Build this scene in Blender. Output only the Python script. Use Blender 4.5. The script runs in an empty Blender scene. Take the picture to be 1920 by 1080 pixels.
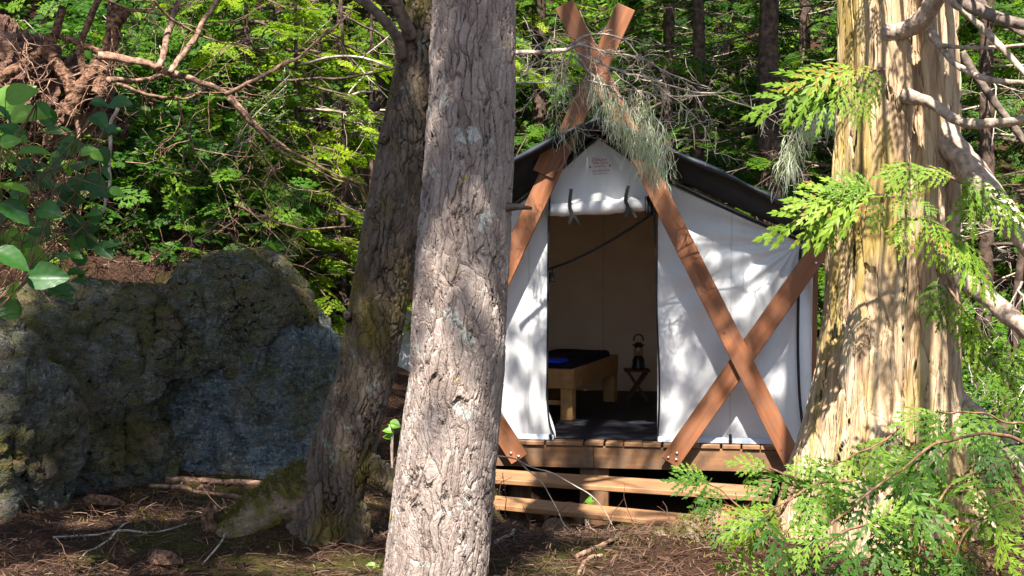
import bpy, math, random
import numpy as np
from mathutils import Vector, Matrix

# ------------------------------------------------------------------ camera, world, sun, exposure
sc = bpy.context.scene
C = sc.collection
F_PX = 2800.0
PITCH = math.atan(140.0 / F_PX)
EYE = np.array([0.0, 0.0, 2.7])
cam_d = bpy.data.cameras.new('camera')
cam = bpy.data.objects.new('camera', cam_d)
C.objects.link(cam)
cam_d.sensor_width = 36.0
cam_d.lens = F_PX / 1920.0 * 36.0
cam_d.clip_start = 0.1
cam_d.clip_end = 500.0
cam.location = EYE
cam.rotation_euler = (math.pi / 2 - PITCH, 0, 0)
sc.camera = cam

SUN_EL = math.radians(56)
SUN_AZ = math.radians(6)        # degrees to the left of straight behind the camera
S_DIR = np.array([-math.cos(SUN_EL) * math.sin(SUN_AZ), -math.cos(SUN_EL) * math.cos(SUN_AZ), math.sin(SUN_EL)])
world = bpy.data.worlds.new('World')
sc.world = world
world.use_nodes = True
wn = world.node_tree
for n in list(wn.nodes):
    wn.nodes.remove(n)
wo = wn.nodes.new('ShaderNodeOutputWorld')
wb = wn.nodes.new('ShaderNodeBackground')
ws = wn.nodes.new('ShaderNodeTexSky')
ws.sky_type = 'NISHITA'
ws.sun_disc = False
ws.sun_elevation = SUN_EL
ws.sun_rotation = math.pi + SUN_AZ
wb.inputs['Strength'].default_value = 0.06
wn.links.new(ws.outputs[0], wb.inputs[0])
wn.links.new(wb.outputs[0], wo.inputs[0])
sun_d = bpy.data.lights.new('sun', 'SUN')
sun_d.energy = 5.0
sun_d.angle = math.radians(0.5)
sun_d.color = (1.0, 0.95, 0.86)
sun = bpy.data.objects.new('sun', sun_d)
C.objects.link(sun)
sun.rotation_euler = Vector(S_DIR.tolist()).to_track_quat('Z', 'Y').to_euler()
sc.view_settings.view_transform = 'Standard'
sc.view_settings.look = 'None'
sc.view_settings.exposure = 1.95
sc.view_settings.gamma = 1.0
sc.render.engine = 'CYCLES'
sc.cycles.use_denoising = True
sc.cycles.max_bounces = 8
sc.cycles.transparent_max_bounces = 8

rng = np.random.default_rng(11)
random.seed(5)

# ------------------------------------------------------------------ small maths
def U(px, py, d):
    """the point at world depth y = d seen at photograph pixel (px, py)"""
    rx = (px - 960.0) / F_PX
    uy = (540.0 - py) / F_PX
    c, s = math.cos(PITCH), math.sin(PITCH)
    v = np.array([rx, c + uy * s, -s + uy * c])
    return EYE + v * (d / v[1])

def S(a, b, x):
    t = np.clip((np.asarray(x, float) - a) / (b - a), 0, 1)
    return t * t * (3 - 2 * t)

def nrm(v):
    v = np.asarray(v, float)
    return v / (np.linalg.norm(v, axis=-1, keepdims=True) + 1e-12)

def _hash(ix, iy, iz):
    h = (ix * 374761393 + iy * 668265263 + iz * 2147483647) & 0xffffffff
    h = ((h ^ (h >> 13)) * 1274126177) & 0xffffffff
    h = h ^ (h >> 16)
    return (h & 0xffff) / 65535.0

def vnoise(p):
    """value noise, about -1..1; p is (..., 3)"""
    p = np.asarray(p, float)
    i = np.floor(p).astype(np.int64)
    f = p - i
    f = f * f * f * (f * (f * 6 - 15) + 10)
    r = 0
    for dx in (0, 1):
        for dy in (0, 1):
            for dz in (0, 1):
                w = (f[..., 0] if dx else 1 - f[..., 0]) * (f[..., 1] if dy else 1 - f[..., 1]) * (f[..., 2] if dz else 1 - f[..., 2])
                r = r + w * _hash(i[..., 0] + dx, i[..., 1] + dy, i[..., 2] + dz)
    return r * 2 - 1

def fbm(p, o=4):
    p = np.asarray(p, float)
    a, r, t = 1.0, 0, 0
    for k in range(o):
        r = r + a * vnoise(p * 2.03 ** k + 17.3 * k)
        t += a
        a *= 0.5
    return r / t

def catmull(pts, n):
    pts = np.asarray(pts, float)
    P = np.vstack([2 * pts[0] - pts[1], pts, 2 * pts[-1] - pts[-2]])
    m = len(pts) - 1
    t = np.linspace(0, m - 1e-6, n)
    k = t.astype(int)
    u = (t - k)[:, None]
    p0, p1, p2, p3 = P[k], P[k + 1], P[k + 2], P[k + 3]
    return 0.5 * (2 * p1 + (p2 - p0) * u + (2 * p0 - 5 * p1 + 4 * p2 - p3) * u ** 2 + (3 * p1 - p0 - 3 * p2 + p3) * u ** 3)

# ------------------------------------------------------------------ mesh building
class MB:
    def __init__(self):
        self.v, self.q, self.t, self.qm, self.tm, self.tint = [], [], [], [], [], []
        self.n = 0
    def add(self, v, q=None, t=None, mat=0, tint=0.5):
        v = np.asarray(v, float).reshape(-1, 3)
        self.v.append(v)
        self.tint.append(np.broadcast_to(np.asarray(tint, float), (len(v),)))
        if q is not None and len(q):
            q = np.asarray(q, np.int64).reshape(-1, 4)
            self.q.append(q + self.n)
            self.qm.append(np.full(len(q), mat))
        if t is not None and len(t):
            t = np.asarray(t, np.int64).reshape(-1, 3)
            self.t.append(t + self.n)
            self.tm.append(np.full(len(t), mat))
        self.n += len(v)
        return self
    def build(self, name, mats, parent=None, smooth=False, loc=None):
        me = bpy.data.meshes.new(name)
        v = np.vstack(self.v)
        org = np.zeros(3) if loc is None else np.asarray(loc, float)
        v = v - org
        q = np.vstack(self.q) if self.q else np.zeros((0, 4), np.int64)
        t = np.vstack(self.t) if self.t else np.zeros((0, 3), np.int64)
        loops = np.concatenate([q.ravel(), t.ravel()]).astype(np.int32)
        starts = np.concatenate([np.arange(len(q)) * 4, len(q) * 4 + np.arange(len(t)) * 3]).astype(np.int32)
        me.vertices.add(len(v))
        me.vertices.foreach_set('co', v.astype(np.float32).ravel())
        me.loops.add(len(loops))
        me.loops.foreach_set('vertex_index', loops)
        me.polygons.add(len(starts))
        me.polygons.foreach_set('loop_start', starts)
        mi = np.concatenate([np.concatenate(self.qm) if self.qm else np.zeros(0), np.concatenate(self.tm) if self.tm else np.zeros(0)]).astype(np.int32)
        me.polygons.foreach_set('material_index', mi)
        me.polygons.foreach_set('use_smooth', np.full(len(starts), bool(smooth)))
        a = me.attributes.new('tint', 'FLOAT', 'POINT')
        a.data.foreach_set('value', np.concatenate(self.tint).astype(np.float32))
        for m in (mats if isinstance(mats, (list, tuple)) else [mats]):
            me.materials.append(m)
        me.update(calc_edges=True)
        me.validate()
        o = bpy.data.objects.new(name, me)
        C.objects.link(o)
        if parent is not None:
            o.parent = parent
            ploc = np.array(parent.matrix_basis.translation)
            pp = parent.parent
            while pp is not None:
                ploc = ploc + np.array(pp.matrix_basis.translation)
                pp = pp.parent
            o.location = org - ploc
        else:
            o.location = org
        return o

def grid_faces(nu, nv, wrap=False):
    i = np.arange(nu if wrap else nu - 1)
    j = np.arange(nv - 1)
    I, J = np.meshgrid(i, j, indexing='ij')
    I2 = (I + 1) % nu
    return np.stack([I * nv + J, I2 * nv + J, I2 * nv + J + 1, I * nv + J + 1], -1).reshape(-1, 4)

def frames(path):
    path = np.asarray(path, float)
    T = nrm(np.gradient(path, axis=0))
    up = np.array([0.0, 0, 1]) if abs(T[0][2]) < 0.9 else np.array([1.0, 0, 0])
    N = np.zeros_like(path)
    n = nrm(np.cross(np.cross(T[0], up), T[0]))
    for k in range(len(path)):
        n = nrm(n - T[k] * np.dot(n, T[k]))
        N[k] = n
    return T, N, np.cross(T, N)

def tube(mb, path, rad, k=6, mat=0, tint=0.5, cap=True, wob=0.0):
    path = np.asarray(path, float)
    n = len(path)
    rad = np.broadcast_to(np.asarray(rad, float), (n,))
    T, N, B = frames(path)
    a = np.arange(k) * 2 * math.pi / k
    R = rad[:, None] * np.ones((1, k))
    if wob:
        R = R * (1 + wob * vnoise(np.stack([np.cos(a)[None, :] * 1.3 + 0 * R, np.sin(a)[None, :] * 1.3 + 0 * R, np.arange(n)[:, None] * 0.45 + 0 * R], -1) + path[0][0] * 7))
    v = path[:, None, :] + R[..., None] * (np.cos(a)[None, :, None] * N[:, None, :] + np.sin(a)[None, :, None] * B[:, None, :])
    v = v.reshape(-1, 3)
    i = np.arange(n - 1)[:, None] * k
    j = np.arange(k)[None, :]
    j2 = (j + 1) % k
    q = np.stack([i + j, i + j2, i + k + j2, i + k + j], -1).reshape(-1, 4)
    t = []
    if cap:
        v = np.vstack([v, path[0], path[-1]])
        jj = np.arange(k)
        t = np.vstack([np.stack([np.full(k, n * k), (jj + 1) % k, jj], -1),
                       np.stack([np.full(k, n * k + 1), (n - 1) * k + jj, (n - 1) * k + (jj + 1) % k], -1)])
    mb.add(v, q, t, mat, tint)

def boxv(mb, o, ax, ay, az, mat=0, tint=0.5, bev=0.0):
    """a box from corner o along three edge vectors, its edges chamfered by bev"""
    o, ax, ay, az = [np.asarray(q_, float) for q_ in (o, ax, ay, az)]
    if bev <= 0:
        v = [o + i * ax + j * ay + k * az for k in (0, 1) for j in (0, 1) for i in (0, 1)]
        q = [(0, 2, 3, 1), (4, 5, 7, 6), (0, 1, 5, 4), (2, 6, 7, 3), (0, 4, 6, 2), (1, 3, 7, 5)]
        mb.add(v, q, None, mat, tint)
        return
    L = [np.linalg.norm(a) for a in (ax, ay, az)]
    e = [a / l for a, l in zip((ax, ay, az), L)]
    idx = {}
    v = []
    for i in (0, 1):
        for j in (0, 1):
            for k in (0, 1):
                c = o + i * ax + j * ay + k * az
                s = [1 - 2 * i, 1 - 2 * j, 1 - 2 * k]
                for d in range(3):
                    p = c.copy()
                    for m in range(3):
                        if m != d:
                            p = p + e[m] * s[m] * min(bev, L[m] * 0.3)
                    idx[(i, j, k, d)] = len(v)
                    v.append(p)
    q, t = [], []
    B2 = (0, 1)
    for d in range(3):
        m, n = [(1, 2), (2, 0), (0, 1)][d]
        for s in B2:
            cc = []
            for (a, b) in ((0, 0), (1, 0), (1, 1), (0, 1)):
                key = [0, 0, 0]
                key[d] = s
                key[m] = a
                key[n] = b
                cc.append(idx[(*key, d)])
            q.append(cc if s else cc[::-1])
    for d in range(3):
        m, n = [(1, 2), (2, 0), (0, 1)][d]
        for a in B2:
            for b in B2:
                k0 = [0, 0, 0]
                k0[m], k0[n] = a, b
                k1 = list(k0)
                k1[d] = 1
                f = [idx[(*k0, m)], idx[(*k0, n)], idx[(*k1, n)], idx[(*k1, m)]]
                q.append(f if (a == b) else f[::-1])
    for i in B2:
        for j in B2:
            for k in B2:
                t.append([idx[(i, j, k, d)] for d in range(3)])
    mb.add(v, q, t, mat, tint)

def place(mb, tv, tq, tt, org, dirs, up, scale, mat=0, tint=None, tmat=None, ttint=None):
    """merge many copies of a template: local x along dirs, local z near up"""
    org = np.asarray(org, float).reshape(-1, 3)
    n = len(org)
    if n == 0:
        return
    X = nrm(np.broadcast_to(dirs, (n, 3)))
    Z = np.broadcast_to(up, (n, 3))
    Y = nrm(np.cross(Z, X))
    Z = np.cross(X, Y)
    R = np.stack([X, Y, Z], -1)
    sc_ = np.broadcast_to(np.asarray(scale, float), (n,))
    v = org[:, None, :] + np.einsum('nij,kj->nki', R, tv) * sc_[:, None, None]
    k = len(tv)
    off = (np.arange(n) * k)[:, None, None]
    q = (tq[None] + off).reshape(-1, 4) if tq is not None and len(tq) else None
    t = (tt[None] + off).reshape(-1, 3) if tt is not None and len(tt) else None
    if tint is None:
        tint = rng.random(n)
    tn = np.repeat(np.broadcast_to(np.asarray(tint, float), (n,)), k)
    if ttint is not None:
        tn = tn + np.tile(ttint, n)
    mb.add(v.reshape(-1, 3), q, t, mat, tn)

# ------------------------------------------------------------------ scene-graph helpers
def tag(o, label=None, cat=None, group=None, kind=None):
    for k, v in (('label', label), ('category', cat), ('group', group), ('kind', kind)):
        if v:
            o[k] = v
    return o

def empty(name, loc, label=None, cat=None, group=None):
    o = bpy.data.objects.new(name, None)
    C.objects.link(o)
    o.empty_display_size = 0.1
    o.location = [float(x) for x in loc]
    return tag(o, label, cat, group)

# ------------------------------------------------------------------ materials
class NT:
    def __init__(self, name, disp=None):
        self.m = bpy.data.materials.new(name)
        self.m.use_nodes = True
        self.t = self.m.node_tree
        for n in list(self.t.nodes):
            self.t.nodes.remove(n)
        self.out = self.t.nodes.new('ShaderNodeOutputMaterial')
        if disp:
            self.m.displacement_method = disp
    def n(self, typ, ins=None, **kw):
        nd = self.t.nodes.new('ShaderNode' + typ)
        for k, v in kw.items():
            setattr(nd, k, v)
        for k, v in (ins or {}).items():
            if isinstance(v, bpy.types.NodeSocket):
                self.t.links.new(v, nd.inputs[k])
            else:
                nd.inputs[k].default_value = v
        return nd
    def coord(self, scale=(1, 1, 1), kind='Object'):
        tc = self.n('TexCoord')
        return self.n('Mapping', {'Vector': tc.outputs[kind], 'Scale': scale}).outputs[0]
    def noise(self, vec, s, detail=5, rough=0.55, dist=0.0):
        return self.n('TexNoise', {'Vector': vec, 'Scale': s, 'Detail': detail, 'Roughness': rough, 'Distortion': dist}).outputs['Fac']
    def ramp(self, fac, stops, interp='LINEAR'):
        r = self.n('ValToRGB', {'Fac': fac})
        cr = r.color_ramp
        cr.interpolation = interp
        while len(cr.elements) > 1:
            cr.elements.remove(cr.elements[-1])
        for i, (p, c) in enumerate(stops):
            e = cr.elements[0] if i == 0 else cr.elements.new(p)
            e.position = p
            e.color = (*c, 1) if isinstance(c, tuple) else (c, c, c, 1)
        return r.outputs[0]
    def mix(self, fac, a, b, mode='MIX'):
        nd = self.n('Mix', data_type='RGBA', blend_type=mode)
        for sock, v in ((nd.inputs[0], fac), (nd.inputs[6], a), (nd.inputs[7], b)):
            if isinstance(v, bpy.types.NodeSocket):
                self.t.links.new(v, sock)
            elif isinstance(v, tuple):
                sock.default_value = (*v, 1)
            else:
                sock.default_value = v
        return nd.outputs[2]
    def math(self, op, a, b=0.0, c=None):
        nd = self.n('Math', operation=op)
        for i, v in enumerate((a, b) if c is None else (a, b, c)):
            if isinstance(v, bpy.types.NodeSocket):
                self.t.links.new(v, nd.inputs[i])
            else:
                nd.inputs[i].default_value = v
        return nd.outputs[0]
    def attr(self, name='tint'):
        return self.n('Attribute', attribute_name=name).outputs['Fac']
    def finish(self, col, rough=0.8, spec=0.3, bump=None, bstr=0.4, bdist=0.01, disp=None, dscale=0.01, dmid=0.5, transl=0.0, tcol=None, metal=0.0):
        ins = {'Base Color': col if isinstance(col, bpy.types.NodeSocket) else (*col, 1), 'Roughness': rough, 'Metallic': metal, 'Specular IOR Level': spec}
        p = self.n('BsdfPrincipled', ins)
        if bump is not None:
            b = self.n('Bump', {'Height': bump, 'Strength': bstr, 'Distance': bdist})
            self.t.links.new(b.outputs[0], p.inputs['Normal'])
        sh = p.outputs[0]
        if transl > 0:
            tr = self.n('BsdfTranslucent', {'Color': tcol if isinstance(tcol, bpy.types.NodeSocket) else (*tcol, 1)})
            mx = self.n('MixShader', {0: transl, 1: sh, 2: tr.outputs[0]})
            sh = mx.outputs[0]
        self.t.links.new(sh, self.out.inputs['Surface'])
        if disp is not None:
            d = self.n('Displacement', {'Height': disp, 'Scale': dscale, 'Midlevel': dmid})
            self.t.links.new(d.outputs[0], self.out.inputs['Displacement'])
        return self.m

def leaf_mat(name, stops, transl=0.35, rough=0.45, warm=1.6, spec=0.4):
    t = NT(name)
    c = t.ramp(t.attr(), stops)
    if 'salal' in name:
        nn = t.noise(t.coord(), 60, 5, 0.7)
        c = t.mix(t.ramp(nn, [(0.45, 0.0), (0.75, 0.45)]), c, (0.10, 0.12, 0.02))
        spot = t.noise(t.coord(), 95, 2, 0.5)
        c = t.mix(t.ramp(spot, [(0.70, 0.0), (0.74, 0.8)]), c, (0.16, 0.085, 0.03))
    tc = t.mix(1.0, c, (warm, warm * 1.05, warm * 0.45), 'MULTIPLY')
    return t.finish(c, rough, spec, transl=transl, tcol=tc)

def wood_mat(name, c1, c2, c3, axis=2, scale=1.0, rough=0.65, knots=True, dirt=0.0, dirtcol=(0.08, 0.06, 0.045)):
    """sawn softwood: grain stretched along one local axis"""
    t = NT(name)
    s = [9 * scale] * 3
    s[axis] = 0.6 * scale
    v = t.coord(tuple(s))
    wob = t.noise(v, 1.0, 3)
    v2 = t.n('VectorMath', {0: v, 1: t.n('CombineXYZ', {'X': wob, 'Y': wob, 'Z': wob}).outputs[0]}, operation='ADD').outputs[0]
    g = t.noise(v2, 2.2, 6, 0.6, 0.6)
    g2 = t.noise(v2, 12.0, 3, 0.6)
    col = t.ramp(g, [(0.3, c1), (0.52, c2), (0.72, c3)])
    col = t.mix(t.math('MULTIPLY', g2, 0.35), col, c1)
    big = t.noise(t.coord((1, 1, 1)), 2.5, 3)
    col = t.mix(t.ramp(big, [(0.4, 0.0), (0.7, 0.35)]), col, c1)
    if knots:
        kv = t.n('TexVoronoi', {'Vector': t.coord((5, 5, 5)), 'Scale': 1.1}).outputs['Distance']
        col = t.mix(t.ramp(kv, [(0.05, 0.85), (0.11, 0.0)]), col, tuple(x * 0.35 for x in c1))
    if dirt:
        dn = t.noise(t.coord((3, 3, 3)), 2.0, 5, 0.65)
        col = t.mix(t.ramp(dn, [(0.42, 0.0), (0.62, dirt)]), col, dirtcol)
    return t.finish(col, rough, 0.3, bump=g, bstr=0.25, bdist=0.004)

def bark_mat(name, kind):
    t = NT(name, 'BOTH')
    if kind == 'conifer':
        d = t.n('TexNoise', {'Vector': t.coord((1, 1, 0.6)), 'Scale': 5.0, 'Detail': 4.0})
        dv = t.n('VectorMath', {0: d.outputs['Color'], 'Scale': 0.16}, operation='SCALE').outputs[0]
        tc = t.n('TexCoord').outputs['Object']
        v = t.n('VectorMath', {0: tc, 1: dv}, operation='ADD').outputs[0]
        v = t.n('Mapping', {'Vector': v, 'Scale': (29, 29, 6.0)}).outputs[0]
        e1 = t.n('TexVoronoi', {'Vector': v, 'Scale': 1.0}, feature='DISTANCE_TO_EDGE').outputs[0]
        e2 = t.n('TexVoronoi', {'Vector': v, 'Scale': 2.3}, feature='DISTANCE_TO_EDGE').outputs[0]
        cell = t.n('TexVoronoi', {'Vector': v, 'Scale': 1.0}).outputs['Color']
        cellv = t.n('SeparateColor', {0: cell}).outputs[0]
        fine = t.noise(t.coord((1, 1, 0.45)), 55, 5, 0.65)
        mid = t.noise(t.coord((1, 1, 0.35)), 12, 5, 0.6)
        crack = t.ramp(e1, [(0.0, 0.0), (0.05, 0.55), (0.13, 0.95), (0.3, 1.0)])
        crack2 = t.ramp(e2, [(0.0, 0.0), (0.12, 1.0)])
        col = t.ramp(mid, [(0.25, (0.11, 0.08, 0.065)), (0.5, (0.24, 0.185, 0.16)), (0.75, (0.38, 0.31, 0.275))])
        col = t.mix(t.math('MULTIPLY', cellv, 0.45), col, (0.36, 0.30, 0.265))
        col = t.mix(t.ramp(fine, [(0.4, 0.0), (0.7, 0.5)]), col, (0.13, 0.095, 0.075))
        li = t.noise(t.coord((1, 1, 0.8)), 6.5, 6, 0.7)
        col = t.mix(t.ramp(li, [(0.60, 0.0), (0.63, 0.65)]), col, (0.42, 0.45, 0.41))
        yl = t.noise(t.coord((1, 1, 0.7)), 8.3, 3, 0.5, 0.4)
        col = t.mix(t.ramp(yl, [(0.70, 0.0), (0.73, 0.8)]), col, (0.42, 0.30, 0.03))
        cm = t.ramp(t.noise(t.coord((1, 1, 0.4)), 7, 4, 0.6), [(0.38, 0.0), (0.6, 1.0)])
        crack = t.mix(cm, t.mix(0.7, crack, (1.0, 1.0, 1.0)), crack)
        flake = t.noise(t.coord((1, 1, 0.5)), 24, 5, 0.7, 0.8)
        flake = t.ramp(flake, [(0.38, 0.0), (0.46, 0.7), (0.62, 1.0)])
        h = t.math('ADD', t.math('MULTIPLY', crack, 0.75), t.math('MULTIPLY', crack2, 0.12))
        h = t.math('ADD', h, t.math('MULTIPLY', flake, 0.22))
        h = t.math('ADD', h, t.math('MULTIPLY', mid, 0.5))
        h = t.math('ADD', h, t.math('MULTIPLY', cellv, 0.22))
        h = t.math('ADD', h, t.math('MULTIPLY', fine, 0.2))
        return t.finish(col, 0.85, 0.2, disp=h, dscale=0.019, dmid=1.0)
    if kind == 'mossy':
        tc = t.n('TexCoord').outputs['Object']
        d = t.n('TexNoise', {'Vector': tc, 'Scale': 4.0, 'Detail': 4.0})
        dv = t.n('VectorMath', {0: d.outputs['Color'], 'Scale': 0.2}, operation='SCALE').outputs[0]
        v = t.n('VectorMath', {0: tc, 1: dv}, operation='ADD').outputs[0]
        v = t.n('Mapping', {'Vector': v, 'Scale': (30, 30, 2.6)}).outputs[0]
        e1 = t.n('TexVoronoi', {'Vector': v, 'Scale': 1.0}, feature='DISTANCE_TO_EDGE').outputs[0]
        fine = t.noise(t.coord((1, 1, 0.5)), 50, 5, 0.65)
        mid = t.noise(t.coord((1, 1, 0.4)), 10, 5, 0.6)
        crack = t.ramp(e1, [(0.0, 0.0), (0.06, 0.6), (0.2, 1.0)])
        col = t.ramp(mid, [(0.25, (0.0468, 0.03276, 0.0234)), (0.5, (0.1053, 0.078, 0.0585)), (0.75, (0.1716, 0.1365, 0.1092))])
        li = t.noise(t.coord((1, 1, 0.9)), 9, 6, 0.7)
        col = t.mix(t.ramp(li, [(0.58, 0.0), (0.64, 0.55)]), col, (0.234, 0.2496, 0.2262))
        mo = t.noise(t.coord((1, 1, 0.6)), 3.0, 6, 0.65)
        col = t.mix(t.ramp(mo, [(0.48, 0.0), (0.62, 0.8)]), col, (0.117, 0.0897, 0.01404))
        cm = t.ramp(t.noise(t.coord((1, 1, 0.4)), 6, 4, 0.6), [(0.36, 0.0), (0.6, 1.0)])
        crack = t.mix(cm, t.mix(0.75, crack, (1.0, 1.0, 1.0)), crack)
        h = t.math('ADD', t.math('MULTIPLY', crack, 0.8), t.math('MULTIPLY', mid, 0.6))
        h = t.math('ADD', h, t.math('MULTIPLY', t.ramp(t.noise(t.coord((1, 1, 0.5)), 26, 5, 0.7, 0.8), [(0.38, 0.0), (0.48, 0.8), (0.62, 1.0)]), 0.25))
        h = t.math('ADD', h, t.math('MULTIPLY', fine, 0.25))
        return t.finish(col, 0.9, 0.15, disp=h, dscale=0.024, dmid=0.9)
    if kind == 'cedar':
        tc = t.n('TexCoord').outputs['Object']
        d = t.n('TexNoise', {'Vector': t.coord((1, 1, 0.3)), 'Scale': 4.0, 'Detail': 3.0})
        dv = t.n('VectorMath', {0: d.outputs['Color'], 'Scale': 0.12}, operation='SCALE').outputs[0]
        v = t.n('VectorMath', {0: tc, 1: dv}, operation='ADD').outputs[0]
        st = t.n('Mapping', {'Vector': v, 'Scale': (1, 1, 0.07)}).outputs[0]
        s1 = t.noise(st, 16, 5, 0.6)
        s2 = t.noise(st, 60, 4, 0.6)
        pl = t.n('Mapping', {'Vector': v, 'Scale': (1, 1, 0.18)}).outputs[0]
        e1 = t.n('TexVoronoi', {'Vector': pl, 'Scale': 11.0}, feature='DISTANCE_TO_EDGE').outputs[0]
        crack = t.ramp(e1, [(0.0, 0.0), (0.06, 0.85), (0.2, 1.0)])
        col = t.ramp(s1, [(0.28, (0.17, 0.10, 0.058)), (0.48, (0.36, 0.25, 0.15)), (0.7, (0.52, 0.41, 0.28))])
        col = t.mix(t.ramp(s2, [(0.33, 0.4), (0.5, 0.0)]), col, (0.18, 0.105, 0.075))
        sep = t.n('SeparateXYZ', {0: tc})
        mo = t.noise(t.coord((1, 1, 0.25)), 4.0, 5, 0.65)
        side = t.ramp(t.math('MULTIPLY_ADD', sep.outputs['X'], -1.6, 0.3), [(0.3, 0.0), (0.75, 1.0)])
        high = t.ramp(t.math('MULTIPLY', sep.outputs['Z'], 0.33), [(0.35, 0.25), (0.75, 1.0)])
        mk = t.ramp(t.math('ADD', mo, t.math('MULTIPLY', t.math('MULTIPLY', side, high), 0.17)), [(0.54, 0.0), (0.66, 0.65)])
        col = t.mix(mk, col, (0.24, 0.17, 0.02))
        h = t.math('ADD', t.math('MULTIPLY', s1, 1.0), t.math('MULTIPLY', s2, 0.16))
        h = t.math('ADD', h, t.math('MULTIPLY', crack, 0.6))
        rg = t.noise(t.n('Mapping', {'Vector': v, 'Scale': (1, 1, 0.11)}).outputs[0], 9, 3, 0.6)
        rg = t.math('ABSOLUTE', t.math('SUBTRACT', rg, 0.5))
        h = t.math('ADD', h, t.math('MULTIPLY', t.ramp(rg, [(0.0, 0.0), (0.05, 0.9), (0.1, 1.0)]), 0.45))
        return t.finish(col, 0.85, 0.2, disp=h, dscale=0.024, dmid=1.4)

def simple(name, col, rough=0.6, spec=0.4, nscale=40, var=0.25, bstr=0.2, metal=0.0, bdist=0.003):
    t = NT(name)
    n = t.noise(t.coord(), nscale, 4)
    c = t.mix(t.ramp(n, [(0.35, 0.0), (0.7, 1.0)]), tuple(x * (1 - var) for x in col), tuple(min(1, x * (1 + var)) for x in col))
    return t.finish(c, rough, spec, bump=n, bstr=bstr, bdist=bdist, metal=metal)

M = {}
M['bark_grey'] = bark_mat('grey_bark', 'conifer')
M['bark_mossy'] = bark_mat('mossy_bark', 'mossy')
M['bark_cedar'] = bark_mat('cedar_bark', 'cedar')
M['limb'] = simple('limb_bark', (0.33, 0.245, 0.19), 0.85, 0.15, 26, 0.4, 0.8, bdist=0.012)
M['limb_dark'] = simple('dark_limb_bark', (0.14, 0.105, 0.085), 0.85, 0.15, 26, 0.45, 0.8, bdist=0.012)
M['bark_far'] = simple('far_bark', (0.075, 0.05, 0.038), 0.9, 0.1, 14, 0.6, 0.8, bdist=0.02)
M['twig'] = simple('dead_twig', (0.32, 0.26, 0.21), 0.85, 0.15, 20, 0.45, 0.4)
M['twig_red'] = simple('red_dead_twig', (0.21, 0.125, 0.085), 0.85, 0.15, 26, 0.7, 0.9, bdist=0.012)
M['root_bark'] = simple('red_root_bark', (0.15, 0.082, 0.052), 0.9, 0.1, 34, 0.75, 1.0, bdist=0.03)
M['twig_brown'] = simple('brown_young_stem', (0.16, 0.085, 0.05), 0.8, 0.2, 30, 0.6, 0.6)
M['twig_dark'] = simple('dark_dead_twig', (0.10, 0.07, 0.055), 0.9, 0.1, 20, 0.5, 0.4)
M['redwood'] = wood_mat('rotten_red_wood', (0.10, 0.045, 0.028), (0.24, 0.115, 0.07), (0.34, 0.2, 0.14), axis=0, scale=1.6, knots=False)
M['beam'] = wood_mat('stained_timber', (0.15, 0.052, 0.020), (0.25, 0.092, 0.038), (0.33, 0.14, 0.062), axis=0, scale=0.9, dirt=0.4, dirtcol=(0.15, 0.085, 0.055))
M['deckwood'] = wood_mat('weathered_deck_timber', (0.16, 0.075, 0.032), (0.26, 0.13, 0.06), (0.35, 0.2, 0.1), axis=0, scale=0.9, dirt=0.65)
M['tread'] = wood_mat('step_timber', (0.19, 0.088, 0.037), (0.30, 0.155, 0.07), (0.38, 0.225, 0.11), axis=0, scale=0.9, dirt=0.3)
M['pine'] = wood_mat('bed_pine', (0.30, 0.16, 0.06), (0.42, 0.25, 0.10), (0.5, 0.32, 0.15), axis=2, scale=0.8)
M['log'] = wood_mat('old_log_wood', (0.10, 0.06, 0.035), (0.2, 0.13, 0.08), (0.28, 0.19, 0.12), axis=2, scale=1.2, dirt=0.5)
M['black'] = simple('black_webbing', (0.012, 0.012, 0.014), 0.6, 0.3, 60, 0.3)
M['iron'] = simple('black_iron', (0.012, 0.012, 0.014), 0.35, 0.5, 60, 0.3)
M['steel'] = simple('galvanised_steel', (0.55, 0.55, 0.56), 0.4, 0.5, 60, 0.1, metal=0.9)
M['navy'] = simple('navy_fabric', (0.01, 0.012, 0.03), 0.8, 0.2, 30, 0.2)
M['blue'] = simple('blue_fabric', (0.015, 0.05, 0.6), 0.7, 0.3, 30, 0.2)
M['floor'] = simple('dark_floor_sheet', (0.018, 0.02, 0.028), 0.55, 0.35, 12, 0.4, 0.3)
M['red_ink'] = simple('red_ink', (0.36, 0.02, 0.03), 0.8, 0.2, 60, 0.3)
t_ = NT('rotten_red_log', 'BOTH')
v_ = t_.coord((2.0, 14, 14))
a_ = t_.noise(v_, 1.0, 6, 0.65, 0.5)
b_ = t_.noise(t_.coord((5, 40, 40)), 1.0, 5, 0.7)
c_ = t_.ramp(a_, [(0.3, (0.06, 0.03, 0.022)), (0.5, (0.2, 0.11, 0.08)), (0.72, (0.34, 0.23, 0.18))])
M['redlog'] = t_.finish(t_.mix(t_.ramp(b_, [(0.4, 0.5), (0.6, 0.0)]), c_, (0.07, 0.035, 0.025)), 0.9, 0.15, disp=t_.math('ADD', a_, t_.math('MULTIPLY', b_, 0.5)), dscale=0.11, dmid=0.75)
M['chip'] = wood_mat('orange_rotten_wood', (0.12, 0.045, 0.02), (0.24, 0.095, 0.04), (0.33, 0.16, 0.08), axis=0, scale=2, knots=False)

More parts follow.
